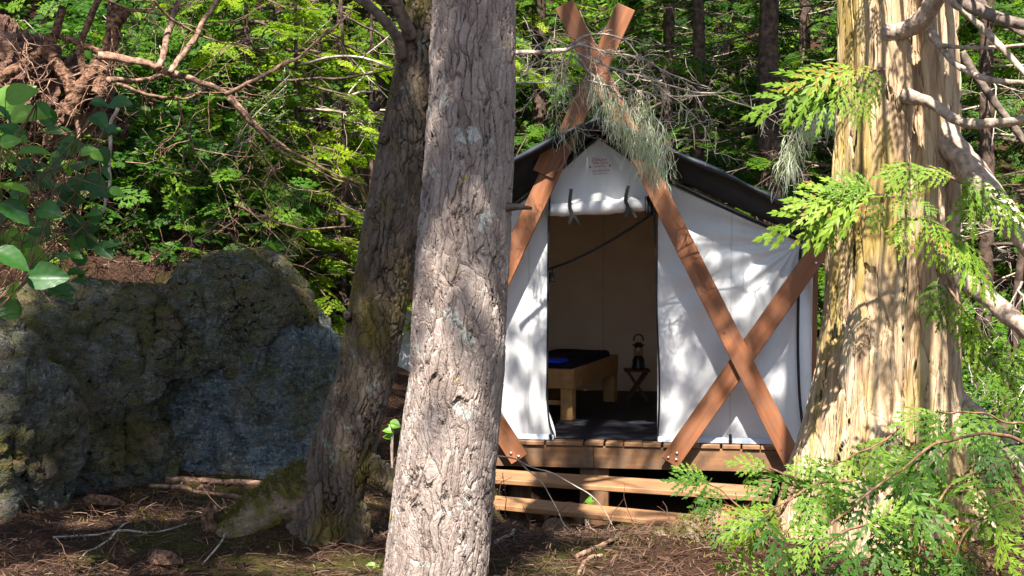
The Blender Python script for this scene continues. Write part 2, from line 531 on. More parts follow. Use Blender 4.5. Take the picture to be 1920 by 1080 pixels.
def canvas_mat(name, c1, c2, tr, tcol):
    t = NT(name)
    n = t.noise(t.coord(), 3.0, 5, 0.6)
    wv = t.noise(t.coord(), 260, 2)
    col = t.mix(t.ramp(n, [(0.35, 0.0), (0.68, 1.0)]), c1, c2)
    sx = t.n('SeparateXYZ', {0: t.n('TexCoord').outputs['Object']})
    seam = t.math('ABSOLUTE', t.math('SUBTRACT', t.math('FRACT', t.math('MULTIPLY_ADD', sx.outputs['X'], 1.15, 0.33)), 0.5))
    col = t.mix(t.ramp(seam, [(0.0, 0.35), (0.008, 0.3), (0.012, 0.0)]), col, tuple(x * 0.55 for x in c1))
    low = t.math('ADD', t.noise(t.coord((1, 1, 0.6)), 5, 6, 0.7), t.math('MULTIPLY', t.ramp(sx.outputs['Z'], [(0.0, 1.0), (0.45, 0.0)]), 0.22))
    col = t.mix(t.ramp(low, [(0.6, 0.0), (0.85, 0.5)]), col, (0.36, 0.35, 0.3))
    st = t.noise(t.coord((1, 1, 0.25)), 7, 6, 0.7)
    col = t.mix(t.ramp(st, [(0.58, 0.0), (0.75, 0.25)]), col, tuple(x * 0.6 for x in c1))
    return t.finish(col, 0.85, 0.2, bump=wv, bstr=0.08, bdist=0.002, transl=tr, tcol=tcol)
M['canvas'] = canvas_mat('white_canvas', (0.66, 0.66, 0.67), (0.76, 0.76, 0.76), 0.2, (0.6, 0.36, 0.18))
M['canvas_warm_lit'] = canvas_mat('warm_lit_canvas', (0.68, 0.55, 0.44), (0.76, 0.62, 0.51), 0.05, (0.4, 0.25, 0.15))  # white canvas coloured tan, standing in for light filtered through the walls
M['hem'] = canvas_mat('grey_blue_hem', (0.38, 0.43, 0.5), (0.48, 0.52, 0.58), 0.05, (0.4, 0.4, 0.4))
t_ = NT('black_tarp')
n_ = t_.noise(t_.coord((1, 1, 1)), 6, 5)
M['tarp'] = t_.finish(t_.ramp(n_, [(0.3, (0.007, 0.0075, 0.009)), (0.7, (0.018, 0.019, 0.023))]), 0.5, 0.25, bump=n_, bstr=0.35, bdist=0.03)
M['tarp_edge'] = simple('tarp_hem', (0.02, 0.024, 0.034), 0.5, 0.35, 9, 0.3)
t_ = NT('lantern_glass')
g_ = t_.n('BsdfGlass', {'Roughness': 0.02, 'Color': (0.95, 0.9, 0.82, 1)})
t_.t.links.new(g_.outputs[0], t_.out.inputs['Surface'])
M['glass'] = t_.m

GREEN = [(0.0, (0.022, 0.06, 0.012)), (0.5, (0.06, 0.135, 0.02)), (1.0, (0.13, 0.22, 0.03))]
M['cedar_leaf'] = leaf_mat('cedar_scale_leaf', [(0.0, (0.03, 0.08, 0.012)), (0.55, (0.085, 0.165, 0.015)), (0.93, (0.19, 0.28, 0.025)), (0.97, (0.22, 0.12, 0.03)), (1.0, (0.26, 0.12, 0.04))], 0.38, 0.5, 1.6, 0.22)
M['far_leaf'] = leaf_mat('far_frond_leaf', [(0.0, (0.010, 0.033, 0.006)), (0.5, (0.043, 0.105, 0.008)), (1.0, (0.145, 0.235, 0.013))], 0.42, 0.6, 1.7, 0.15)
M['lit_leaf'] = leaf_mat('sunlit_young_leaf', [(0.0, (0.035, 0.085, 0.007)), (0.5, (0.14, 0.23, 0.012)), (1.0, (0.30, 0.37, 0.026))], 0.45, 0.6, 1.7, 0.15)  # yellow-green young fronds, lightened to stand in for sunlight on the slope
M['broad_leaf'] = leaf_mat('broad_leaf', [(0.0, (0.010, 0.038, 0.007)), (0.5, (0.046, 0.12, 0.01)), (1.0, (0.155, 0.25, 0.015))], 0.42, 0.55, 1.7, 0.2)
M['salal'] = leaf_mat('salal_leaf', [(0.0, (0.012, 0.062, 0.016)), (0.5, (0.028, 0.115, 0.018)), (0.8, (0.08, 0.22, 0.02)), (1.0, (0.15, 0.30, 0.025))], 0.42, 0.42, 1.5)
M['lichen'] = leaf_mat('hanging_lichen', [(0.0, (0.4, 0.43, 0.32)), (0.5, (0.54, 0.57, 0.44)), (1.0, (0.68, 0.7, 0.58))], 0.4, 0.9, 1.0)
M['litter'] = leaf_mat('needle_litter', [(0.0, (0.0312, 0.0156, 0.00936)), (0.5, (0.078, 0.03744, 0.02106)), (0.85, (0.1326, 0.0741, 0.04524)), (1.0, (0.2106, 0.1482, 0.1014))], 0.1, 0.9, 1.0)
M['moss_fibre'] = leaf_mat('moss_fibre', [(0.0, (0.04, 0.035, 0.008)), (0.5, (0.10, 0.09, 0.014)), (1.0, (0.2, 0.17, 0.03))], 0.25, 0.9, 1.2)

def rock_mat(name, mb_, warm):
    t = NT(name, 'BOTH')
    tc = t.coord()
    big = t.noise(tc, 1.6, 6, 0.6)
    mid = t.noise(tc, 7, 6, 0.65)
    fine = t.noise(tc, 38, 5, 0.7)
    strat = t.noise(t.coord((1, 1, 3.2)), 6, 6, 0.65, 0.6)
    vor = t.n('TexVoronoi', {'Vector': tc, 'Scale': 30.0}).outputs['Distance']
    col = t.ramp(mid, [(0.3, (0.02244, 0.02772, 0.033)), (0.48, (0.0693, 0.0825, 0.09372)), (0.68, (0.1584, 0.1749, 0.1815))])
    col = t.mix(t.ramp(strat, [(0.42, 0.0), (0.65, 0.55)]), col, (0.0462, 0.0891, 0.1089))
    if warm:
        col = t.mix(warm, col, t.ramp(mid, [(0.3, (0.033, 0.02772, 0.02112)), (0.5, (0.1056, 0.099, 0.0858)), (0.7, (0.2508, 0.2442, 0.2244))]))
    li = t.noise(tc, 24, 8, 0.78)
    col = t.mix(t.ramp(li, [(0.56, 0.0), (0.61, 0.75)]), col, (0.264, 0.297, 0.2772))
    li2 = t.noise(t.coord((1, 1, 1)), 34, 4, 0.7)
    col = t.mix(t.ramp(li2, [(0.6, 0.0), (0.66, 0.6)]), col, (0.3168, 0.3036, 0.2904))
    sp = t.noise(tc, 42, 5, 0.8)
    col = t.mix(t.ramp(sp, [(0.36, 0.85), (0.47, 0.0)]), col, (0.0099, 0.01188, 0.01584))
    pm = t.ramp(t.noise(t.coord((1, 1, 1.6)), 3.2, 5, 0.7, 0.8), [(0.40, 0.1), (0.60, 1.0)])
    col = t.mix(t.math('MULTIPLY', t.ramp(sp, [(0.50, 0.0), (0.60, 0.85)]), pm), col, (0.2112, 0.264, 0.2706))
    dg = t.noise(t.n('Mapping', {'Vector': t.coord(), 'Rotation': (0, 0.33, 0), 'Scale': (1.2, 1.2, 7)}).outputs[0], 4, 6, 0.7, 0.5)
    col = t.mix(t.ramp(dg, [(0.5, 0.0), (0.66, 0.6)]), col, (0.0165, 0.0231, 0.02772))
    gm = t.n('NewGeometry')
    nz = t.n('SeparateXYZ', {0: gm.outputs['Normal']}).outputs['Z']
    mo = t.noise(tc, 2.6, 6, 0.7)
    mm = t.math('ADD', t.math('MULTIPLY', nz, 0.24), mo)
    mossm = t.ramp(t.math('ADD', mm, mb_), [(0.58, 0.0), (0.64, 1.0)])
    mcol = t.ramp(fine, [(0.3, (0.0231, 0.0198, 0.0033)), (0.55, (0.0627, 0.05478, 0.00792)), (0.8, (0.1089, 0.0891, 0.01782))])
    br = t.noise(tc, 4.3, 5, 0.7)
    mcol = t.mix(t.ramp(br, [(0.5, 0.0), (0.62, 0.7)]), mcol, (0.099, 0.0594, 0.0363))
    col = t.mix(mossm, col, mcol)
    h = t.math('ADD', t.math('MULTIPLY', mid, 0.6), t.math('MULTIPLY', strat, 0.45))
    h = t.math('ADD', h, t.math('MULTIPLY', fine, 0.22))
    fv = t.n('TexVoronoi', {'Vector': t.n('VectorMath', {0: tc, 1: t.n('VectorMath', {0: t.n('TexNoise', {'Vector': tc, 'Scale': 3.0}).outputs['Color'], 'Scale': 0.3}, operation='SCALE').outputs[0]}, operation='ADD').outputs[0], 'Scale': 5.0}).outputs['Distance']
    h = t.math('ADD', h, t.math('MULTIPLY', fv, 0.5))
    ck = t.n('TexVoronoi', {'Vector': t.n('VectorMath', {0: t.coord((1.6, 1.6, 0.8)), 1: t.n('VectorMath', {0: t.n('TexNoise', {'Vector': tc, 'Scale': 2.5, 'Detail': 6.0}).outputs['Color'], 'Scale': 0.5}, operation='SCALE').outputs[0]}, operation='ADD').outputs[0], 'Scale': 1.5}, feature='DISTANCE_TO_EDGE').outputs[0]
    ckm = t.ramp(t.noise(tc, 2.2, 3), [(0.42, 1.0), (0.58, 0.0)])
    ckv = t.math('MAXIMUM', t.ramp(ck, [(0.0, 0.0), (0.02, 0.7), (0.07, 1.0)]), ckm)
    h = t.math('ADD', h, t.math('MULTIPLY', ckv, 0.4 if warm else 0.12))
    h = t.math('ADD', h, t.math('MULTIPLY', mossm, 0.2))
    return t.finish(col, 0.85, 0.25, disp=h, dscale=0.10, dmid=0.95)
M['rock'] = rock_mat('blue_grey_rock', -0.02, 0.0)
M['rock_moss'] = rock_mat('mossy_rock', 0.085, 0.65)
M['rock_pale'] = rock_mat('pale_rock', 0.03, 0.85)

def ground_mat():
    t = NT('forest_floor', 'BOTH')
    tc = t.coord()
    big = t.noise(tc, 0.9, 6, 0.6)
    mid = t.noise(tc, 7, 6, 0.7)
    fine = t.noise(tc, 60, 5, 0.75)
    col = t.ramp(fine, [(0.28, (0.00936, 0.00504, 0.0036)), (0.5, (0.03744, 0.01872, 0.01152)), (0.72, (0.09, 0.04752, 0.0288))])
    col = t.mix(t.ramp(mid, [(0.45, 0.0), (0.7, 0.6)]), col, (0.0396, 0.0216, 0.0144))
    mcol = t.ramp(fine, [(0.3, (0.01584, 0.01656, 0.0036)), (0.7, (0.0648, 0.06048, 0.0108))])
    mm = t.math('ADD', big, t.math('MULTIPLY', mid, 0.35))
    col = t.mix(t.ramp(mm, [(0.70, 0.0), (0.78, 0.85)]), col, mcol)
    h = t.math('ADD', t.math('MULTIPLY', mid, 1.0), t.math('MULTIPLY', fine, 0.35))
    return t.finish(col, 0.95, 0.1, disp=h, dscale=0.05, dmid=0.65)
M['ground'] = ground_mat()
t_ = NT('mossy_log_bark', 'BOTH')
n1 = t_.noise(t_.coord(), 5, 6, 0.7)
n2 = t_.noise(t_.coord(), 40, 5, 0.7)
c_ = t_.ramp(n2, [(0.3, (0.07, 0.045, 0.03)), (0.7, (0.30, 0.22, 0.17))])
c2_ = t_.ramp(n2, [(0.3, (0.035, 0.035, 0.008)), (0.7, (0.14, 0.125, 0.025))])
M['moss_log'] = t_.finish(t_.mix(t_.ramp(n1, [(0.44, 0.0), (0.56, 1.0)]), c_, c2_), 0.95, 0.1,
                          disp=t_.math('ADD', n1, t_.math('MULTIPLY', n2, 0.4)), dscale=0.03, dmid=0.7)

# ------------------------------------------------------------------ ground
ROT = math.radians(8)
UX = np.array([math.cos(ROT), -math.sin(ROT), 0.0])       # along the tent front, to the right
WY = np.array([math.sin(ROT), math.cos(ROT), 0.0])        # into the tent
P0 = U(1125, 825, 13.0)
ZD = P0[2]
def FP(px, py, off=0.0):
    """(u, z) of a photograph pixel on the plane of the tent front, moved off metres toward the viewer"""
    o = P0 - WY * off
    r = U(px, py, 1.0) - EYE
    k = np.dot(o - EYE, WY) / np.dot(r, WY)
    q = EYE + r * k
    return np.dot(q - P0, UX), q[2]
def T3(u, w, z):
    """tent space to world: u along the front, w into the tent, z world height"""
    u, w, z = np.broadcast_arrays(np.asarray(u, float), np.asarray(w, float), np.asarray(z, float))
    return P0[None] * [1, 1, 0] + u.reshape(-1, 1) * UX + w.reshape(-1, 1) * WY + z.reshape(-1, 1) * np.array([0, 0, 1.0])

def hgt(x, y):
    x = np.asarray(x, float)
    y = np.asarray(y, float)
    h = 1.0 - 0.93 * S(7.4, 12.0, y) * S(-1.4, 0.5, x)
    h = h + 0.5 * S(2.4, 3.6, x) * S(7.5, 11, y)
    h = h + 0.12 * np.maximum(0, np.minimum(y, 18) - 9) * S(0.6, -0.7, x)
    led_y = 8.4 + 1.45 * S(-3.9, -3.2, x)
    h = h + 1.2 * S(0, 0.5, y - led_y) * S(-1.45, -2.2, x)
    h = h + 0.3 * np.maximum(0, np.minimum(y, 22) - 10.4) * S(-0.9, -2.8, x)
    h = h + 0.5 * np.maximum(0, np.minimum(y, 50) - 18.5)
    h = h - 0.16 * S(9.4, 10.8, y) * S(-.5, .0, x) * S(2.1, 1.5, x) * S(13.5, 12.5, y)
    h = h + 0.17 * np.exp(-((x + 1.32) / .5) ** 2 - ((y - 7.75) / .45) ** 2)
    h = h + 0.10 * fbm(np.stack([x * 0.8, y * 0.8, 0 * x], -1), 4) + 0.035 * fbm(np.stack([x * 5, y * 5, 0 * x + 4], -1), 3)
    d = np.stack([x - P0[0], y - P0[1]], -1)
    uu = d @ UX[:2]
    ww = d @ WY[:2]
    m = S(-2.15, -1.85, uu) * S(2.5, 2.0, uu) * S(-0.5, -0.1, ww) * S(4.6, 4.2, ww)
    h = h * (1 - m) + np.minimum(h, 0.3) * m
    return h

def axis(lo, a, b, hi, step, far):
    return np.concatenate([np.arange(lo, a, far), np.arange(a, b, step), np.arange(b, hi + far, far)])
gx = axis(-80, -4.0, 4.2, 80, 0.032, 4.0)
gy = np.concatenate([np.arange(-60, 4, 4.0), np.arange(4.0, 13.5, 0.032), np.arange(13.5, 24, 0.1), np.arange(24, 52, 1.0), np.arange(52, 92, 8)])
GX, GY = np.meshgrid(gx, gy, indexing='ij')
mb = MB()
mb.add(np.stack([GX, GY, hgt(GX, GY)], -1), grid_faces(len(gx), len(gy)))
tag(mb.build('ground', M['ground'], smooth=True), kind='structure')

def gz(x, y):
    return float(hgt(np.array([x]), np.array([y]))[0])

# ------------------------------------------------------------------ tent
RAKE = [(690, 520), (740, 485), (860, 440), (960, 385), (1046, 319), (1095, 276), (1122, 253), (1167, 285), (1215, 317), (1280, 349), (1390, 400), (1500, 447), (1522, 458)]
RK = np.array([FP(*p) for p in RAKE])
def rake(u):
    return np.interp(u, RK[:, 0], RK[:, 1])
ul, dtop = FP(1028, 392)
ur, _ = FP(1234, 392)
uL, uR = FP(742, 700)[0], FP(1522, 700)[0]
cu, cz = FP(1500, 455)
pu, pz = FP(1122, 258)
def canvas_disp(u, z):
    d = 0.022 * fbm(np.stack([u * 1.6, z * 1.3, 0 * u], -1), 3) + 0.006 * fbm(np.stack([u * 7, z * 3, 0 * u + 3], -1), 3)
    a = np.arctan2(z - cz, u - cu)
    r = np.hypot(u - cu, z - cz)
    d = d + 0.034 * np.exp(-r / 0.9) * S(0.0, 0.15, r) * np.sin(a * 19 + 1.5 * vnoise(np.stack([r * 2, a * 2, 0 * u], -1))) * np.minimum(1, r * 2.2)
    r2 = np.hypot(u - pu, z - pz)
    a2 = np.arctan2(z - pz, u - pu)
    d = d + 0.008 * np.exp(-r2 / 0.5) * np.sin(a2 * 15) * np.minimum(1, r2 * 3)
    sag = 0.012 * np.sin((u - z * 0.6) * 11 + 2 * vnoise(np.stack([u, z, 0 * u], -1) * 1.5)) * S(ZD + 1.3, ZD + 0.4, z)
    return d + sag * 0.5
tent = empty('wall_tent', P0, 'white canvas wall tent with open doorway on a timber deck', 'tent')
mb = MB()
def panel(u0, u1, zlo, nu, nv, edge=None):
    u = np.linspace(u0, u1, nu)[:, None] + np.zeros((1, nv))
    tt = np.linspace(0, 1, nv)[None, :]
    top = rake(u)
    z = zlo + (top - zlo) * tt
    if edge:
        u = edge(u, z)
    d = canvas_disp(u, z)
    mb.add(T3(u, -d, z), grid_faces(nu, nv), tint=0.5)
def left_edge(u, z):
    k = S(ul - 0.5, ul, u)
    return u + k * (0.07 * S(ZD + 0.38, ZD, z) - 0.018 * S(ZD + 0.9, ZD + 0.4, z) * S(ZD + 0.05, ZD + .4, z))
zb = ZD + 0.012
panel(uL, ul, zb, 90, 130, left_edge)
panel(ul, ur, dtop, 80, 50)
panel(ur, uR, zb, 120, 150)
mb.build('front_wall', M['canvas'], tent, smooth=True)
DEP = 3.6
mb = MB()   # side and back walls
for us in (uL, uR):
    w = np.linspace(0.0, DEP, 60)[:, None] + np.zeros((1, 30))
    z = zb + (rake(us) - zb) * np.linspace(0, 1, 30)[None, :] + 0 * w
    mb.add(T3(us + 0.02 * fbm(np.stack([w * 2, z * 2, 0 * w], -1), 3), w, z), grid_faces(60, 30))
mb.build('side_wall', M['canvas'], tent, smooth=True)
mb = MB()
u = np.linspace(uL, uR, 80)[:, None] + np.zeros((1, 50))
z = zb + (rake(u) - zb) * np.linspace(0, 1, 50)[None, :]
mb.add(T3(u, DEP + 0.03 * fbm(np.stack([u * 1.5, z * 1.5, 0 * u], -1), 3), z), grid_faces(80, 50))
mb.build('back_wall', M['canvas_warm_lit'], tent, smooth=True)
mb = MB()
u = np.linspace(uL - 0.1, uR + 0.06, 100)[:, None] + np.zeros((1, 40))
w = np.linspace(-0.03, DEP + 0.05, 40)[None, :] + 0 * u
mb.add(T3(u, w, rake(u) + 0.008 + 0.01 * vnoise(np.stack([u * 2, w * 2, 0 * u], -1))), grid_faces(100, 40))
mb.build('roof', M['canvas_warm_lit'], tent, smooth=True)
mb = MB()
u = np.linspace(uL, uR, 60)[:, None] + np.zeros((1, 50))
w = np.linspace(0.01, DEP, 50)[None, :] + 0 * u
mb.add(T3(u, w, ZD + 0.006 + 0.004 * np.maximum(0, fbm(np.stack([u * 4, w * 4, 0 * u], -1), 3))), grid_faces(60, 50))
mb.build('floor_sheet', M['floor'], tent, smooth=True)
# rolled door
mb = MB()
pts = [(1029, 392), (1062, 393), (1092, 390), (1130, 389), (1165, 386), (1177, 381), (1195, 384), (1226, 381)]
path = []
for px, py in pts:
    a, b = FP(px, py, 0.07)
    path.append(T3(a, -0.07, b)[0])
path = catmull(path, 60)
rr = np.interp(np.arange(60), [0, 10, 13, 16, 40, 43, 46, 59], [0.056, 0.060, 0.056, 0.060, 0.060, 0.055, 0.059, 0.055])
tube(mb, path, rr, 20, wob=0.07)
roll = mb.build('door_roll', M['canvas'], tent, smooth=True)
def strip(mb_, pxs, off, wdt, thick=0.004, mat=0):
    """a flat webbing ribbon laid along photograph points on the tent front"""
    p = [T3(FP(x, y, off)[0], -off, FP(x, y, off)[1])[0] for x, y in pxs]
    p = catmull(p, max(12, 6 * len(p)))
    T, _, _ = frames(p)
    side = nrm(np.cross(T, -WY)) * wdt / 2
    f = -WY * thick
    v = np.stack([p - side, p + side, p + side + f, p - side + f], 1).reshape(-1, 3)
    n = len(p)
    i = np.arange(n - 1)[:, None] * 4
    j = np.arange(4)[None]
    j2 = (j + 1) % 4
    mb_.add(v, np.stack([i + j, i + j2, i + 4 + j2, i + 4 + j], -1).reshape(-1, 4), mat=mat)
for pts in ([(1071, 354), (1068, 385), (1072, 402), (1066, 420)], [(1178, 348), (1173, 375), (1177, 388), (1171, 408)]):
    mb = MB()
    strip(mb, pts, 0.145, 0.03)
    x, y = pts[2]
    strip(mb, [(x, y), (x + 9, y + 8), (x + 16, y + 20)], 0.142, 0.02)
    mb.build('tie_strap', M['black'], tent)
mb = MB()
strip(mb, [(1031, 362), (1030, 390), (1030, 405)], 0.14, 0.018)
strip(mb, [(1029, 400), (1027.5, 480), (1027, 600), (1026, 700), (1027, 760), (1031, 795), (1040, 820)], 0.03, 0.016)
strip(mb, [(1227, 395), (1230, 480), (1232, 600), (1236, 690), (1236, 760), (1233, 822)], 0.03, 0.016)
mb.build('door_zip', M['black'], tent)
mb = MB()
strip(mb, [(1218, 348), (1218, 375)], 0.13, 0.03)
cc = T3(FP(1219, 386, .16)[0], -0.16, FP(1219, 386, .16)[1])[0]
ang = np.linspace(0, 2 * math.pi, 22)
for k, (r_, dx) in enumerate(((0.072, -0.03), (0.066, 0.0), (0.07, 0.028))):
    ring = cc + UX * dx + np.outer(np.cos(ang) * r_ * 0.55, -WY) + np.outer(np.sin(ang) * r_, [0, 0, 1])
    tube(mb, ring, 0.015, 6, cap=False)
mb.build('strap_coil', M['black'], tent)
# corner zip, eave tab, piping along the rake, bottom hem
mb = MB()
strip(mb, [(1503, 462), (1500, 480), (1497, 560), (1496, 650), (1499, 740), (1505, 800), (1506, 826)], 0.035, 0.024)
mb.build('corner_zip', M['black'], tent)
mb = MB()
strip(mb, [(1493, 450), (1506, 452)], 0.05, 0.05)
mb.build('eave_tab', M['black'], tent)
mb = MB()
for seg in ([(1122, 256), (1167, 288), (1215, 320), (1280, 353), (1390, 404), (1500, 451)], [(1120, 258), (1093, 281), (1046, 322), (960, 388), (860, 444)]):
    p = [T3(FP(x, y, 0.03)[0], -0.03, FP(x, y, 0.03)[1])[0] for x, y in seg]
    tube(mb, catmull(p, 40), 0.013, 6)
mb.build('rake_piping', M['black'], tent)
for a, b in ((uL, ul + 0.06), (ur + .01, uR)):
    mb = MB()
    u = np.linspace(a, b, 80)[:, None] + np.zeros((1, 5))
    tt = np.linspace(0, 1, 5)[None] + 0 * u
    mb.add(T3(u, -0.035 - 0.035 * (1 - tt) + 0.012 * vnoise(np.stack([u * 9, tt, 0 * u], -1)), ZD + 0.006 + 0.042 * tt), grid_faces(80, 5))
    mb.build('bottom_hem', M['hem'], tent, smooth=True)
for px in (1280, 1369, 1032):
    mb = MB()
    strip(mb, [(px, 814), (px + 1, 832)], 0.08, 0.026)
    mb.build('hem_loop', M['black'], tent)
# printed emblem
def text_obj(body, px, py, size, parent, off, mat, shear=0.0, tilt=0.0):
    cu_ = bpy.data.curves.new('printed_text', 'FONT')
    cu_.body = body
    cu_.size = size
    cu_.shear = shear
    cu_.align_x = 'CENTER'
    cu_.align_y = 'CENTER'
    cu_.extrude = 0.001
    cu_.resolution_u = 3
    ob = bpy.data.objects.new('tmp_text', cu_)
    C.objects.link(ob)
    bpy.context.view_layer.update()
    me = bpy.data.meshes.new_from_object(ob)
    bpy.data.objects.remove(ob)
    me.materials.clear()
    me.materials.append(mat)
    o = bpy.data.objects.new('printed_text', me)
    C.objects.link(o)
    a, b = FP(px, py, off)
    o.parent = parent
    q = T3(a, -off, b)[0]
    o.rotation_euler = (math.pi / 2, tilt, -ROT)
    o.location = [float(x) for x in (q - P0)]
    return o
EO = 0.075
text_obj('Deluxe', 1123, 299, 0.044, tent, EO, M['red_ink'], 0.25, -0.03)
text_obj('Wall Tents', 1125, 305.5, 0.030, tent, EO, M['red_ink'], 0.2, -0.03)
text_obj('Canada Made', 1125, 312, 0.02, tent, EO, M['red_ink'], 0, -0.06)
text_obj('250-704-2534', 1126, 320.5, 0.027, tent, EO, M['red_ink'], 0, -0.06)
text_obj('deluxewalltents.com', 1126, 325.5, 0.0165, tent, EO, M['red_ink'], 0, -0.06)
for px, py in ((1106.5, 313.5), (1143.5, 310.5)):
    mb = MB()
    a, b = FP(px, py, EO)
    k = 22
    an = np.arange(k) * 2 * math.pi / k
    r_ = 0.011 * (0.72 + 0.28 * np.cos(an * 5.5 + 0.4) * np.sign(np.sin(an * 3 + 1)))
    v = T3(a + r_ * 1.25 * np.cos(an), -EO, b + r_ * np.sin(an))
    v = np.vstack([v, v + WY * 0.002, T3(a, -EO, b), T3(a, -EO + 0.002, b)])
    j = np.arange(k)
    mb.add(v, np.stack([j, j + k, (j + 1) % k + k, (j + 1) % k], -1), np.vstack([np.stack([np.full(k, 2 * k), (j + 1) % k, j], -1), np.stack([np.full(k, 2 * k + 1), j + k, (j + 1) % k + k], -1)]))
    mb.build('printed_leaf', M['red_ink'], tent)

# ------------------------------------------------------------------ black tarp over the roof
TO = 0.38
TK = np.array([FP(x, y, TO) for x, y in [(690, 478), (830, 390), (960, 300), (1085, 236), (1122, 222), (1170, 240), (1225, 264), (1280, 292), (1370, 330), (1445, 368), (1500, 394), (1560, 428)]])
mb = MB()
nu, nw = 150, 60
u = np.linspace(TK[0, 0], TK[-1, 0], nu)[:, None] + np.zeros((1, nw))
w = np.linspace(-TO, DEP + 0.4, nw)[None] + 0 * u
zt = np.interp(u, TK[:, 0], TK[:, 1]) - 0.03 * S(-TO, 0.6, w) + 0.02 * fbm(np.stack([u * 3, w * 2, 0 * u], -1), 3) - 0.03 * np.abs(np.sin(w * 2.3)) * 0.5
top = T3(u, w, zt)
bot = T3(u, w, zt - 0.006)
f = grid_faces(nu, nw)
mb.add(top, f)
mb.add(bot, f[:, ::-1])
ue = np.linspace(max(TK[0, 0], RK[0, 0]), TK[-1, 0], 130)[:, None] + np.zeros((1, 8))
tt = np.linspace(0, 1, 8)[None] + 0 * ue
z0_ = np.interp(ue, TK[:, 0], TK[:, 1]) - 0.012
z1_ = rake(ue) + 0.03
mb.add(T3(ue, -TO + 0.12 + (TO - 0.16) * tt, z0_ + (z1_ - z0_) * (tt * .45 + .55 * tt ** 0.6) + .012 * vnoise(np.stack([ue * 6, tt * 2, 0 * ue], -1)) * tt * (1 - tt) * 4), grid_faces(130, 8))
tarp = mb.build('tarp', M['tarp'], smooth=True, loc=T3(0.0, 0.0, TK[4, 1])[0])
tag(tarp, 'black plastic tarp stretched over the white tent roof', 'tarp')
mb = MB()
ue = np.linspace(TK[0, 0], TK[-1, 0], 120)
ze = np.interp(ue, TK[:, 0], TK[:, 1]) + 0.012 * fbm(np.stack([ue * 3, 0 * ue - TO * 2, 0 * ue], -1), 3)
pth = T3(ue, np.full(120, -TO), ze - 0.004)
tube(mb, pth, 0.02 + 0.006 * np.sin(ue * 9), 8)
mb.build('hem_edge', M['tarp_edge'], tarp, smooth=True)

# ------------------------------------------------------------------ deck
deck = empty('timber_deck', T3(0.0, 0.0, 0.2)[0], 'weathered timber deck of short planks under the white tent', 'deck')
DO = 0.12
u = uL - 0.15
k = 0
while u < uR + 0.04:
    wd = 0.150 + 0.02 * rng.random()
    mb = MB()
    o = T3(u, -DO - 0.012 * rng.random(), ZD - 0.040 + 0.004 * rng.random())[0]
    boxv(mb, o, WY * (DEP + DO + 0.15), UX * -wd + 0, np.array([0, 0, 0.038]), bev=0.006)
    b = mb.build('deck_board', M['deckwood'], deck, loc=o)
    # local x must follow the grain
    u += wd + 0.008
    k += 1
def oriented(name, mat, parent, p0, p1, wide, thick, facing, bev=0.004):
    """a sawn board from p0 to p1 (centre line of its front face); local x is the grain"""
    p0, p1 = np.asarray(p0, float), np.asarray(p1, float)
    x = nrm(p1 - p0)
    y = nrm(np.cross(np.asarray(facing, float), x))
    z = np.cross(x, y)
    L = np.linalg.norm(p1 - p0)
    mb_ = MB()
    boxv(mb_, (0, -wide / 2, -thick), (L, 0, 0), (0, wide, 0), (0, 0, thick), bev=bev)
    o = mb_.build(name, mat, None)
    R = Matrix(((x[0], y[0], z[0], p0[0]), (x[1], y[1], z[1], p0[1]), (x[2], y[2], z[2], p0[2]), (0, 0, 0, 1)))
    if parent is not None:
        o.parent = parent
        R = Matrix.Translation(-Vector(parent.location)) @ R
    o.matrix_basis = R
    return o
FR = -WY
zr0, zr1 = ZD - 0.042, ZD - 0.232
for a, b in ((uL - 0.15, FP(1114, 850)[0]), (FP(1114, 850)[0] + 0.003, uR + 0.02)):
    oriented('rim_beam', M['deckwood'], deck, T3(a, -DO + 0.012, (zr0 + zr1) / 2)[0], T3(b, -DO + 0.012, (zr0 + zr1) / 2)[0], zr0 - zr1, 0.045, FR)
for uu in (uL - 0.14, uR - 0.03):
    oriented('side_beam', M['deckwood'], deck, T3(uu, -DO + 0.06, (zr0 + zr1) / 2)[0], T3(uu, DEP + 0.1, (zr0 + zr1) / 2)[0], zr0 - zr1, 0.045, UX)
for px, wd in ((1115, 0.25), (1434, 0.115), (800, 0.2)):
    uu = FP(px, 880)[0]
    g = gz(*T3(uu, 0.0, 0)[0][:2])
    oriented('support_post', M['deckwood'], deck, T3(uu, -DO + 0.06, zr1 - 0.002)[0], T3(uu, -DO + 0.06, g - 0.15)[0], wd, 0.12, FR)
    oriented('support_post', M['deckwood'], deck, T3(uu, DEP - 0.1, zr1 - 0.002)[0], T3(uu, DEP - 0.1, min(g, 0.3) - 0.15)[0], wd, 0.12, FR)

# ------------------------------------------------------------------ crossed timber frame
frame = empty('pole_frame', T3(0.0, -0.15, ZD - 0.2)[0], 'red brown crossed plank frame rising in an X above the tent front', 'timber frame')
def fbeam(a, b, off, w=0.168, th=0.042, name='beam', bolts=()):
    p0 = T3(FP(*a, off)[0], -off, FP(*a, off)[1])[0]
    p1 = T3(FP(*b, off)[0], -off, FP(*b, off)[1])[0]
    o = oriented(name, M['beam'], frame, p0, p1, w, th, FR, 0.005)
    for (bx, by) in bolts:
        u_, z_ = FP(bx, by, off + 0.006)
        q = T3(u_, -off - 0.002, z_)[0]
        m_ = MB()
        tube(m_, np.array([q + WY * 0.01, q, q - WY * 0.006, q - WY * 0.009]), [0.014, 0.014, 0.012, 0.004], 8)
        bo = m_.build('bolt', M['steel'], None, smooth=True, loc=q)
        bo.parent = o
        bo.matrix_parent_inverse = (Matrix.Translation(Vector(frame.location)) @ o.matrix_basis).inverted()
    return o
fbeam((1174, 12), (780, 872), 0.215)
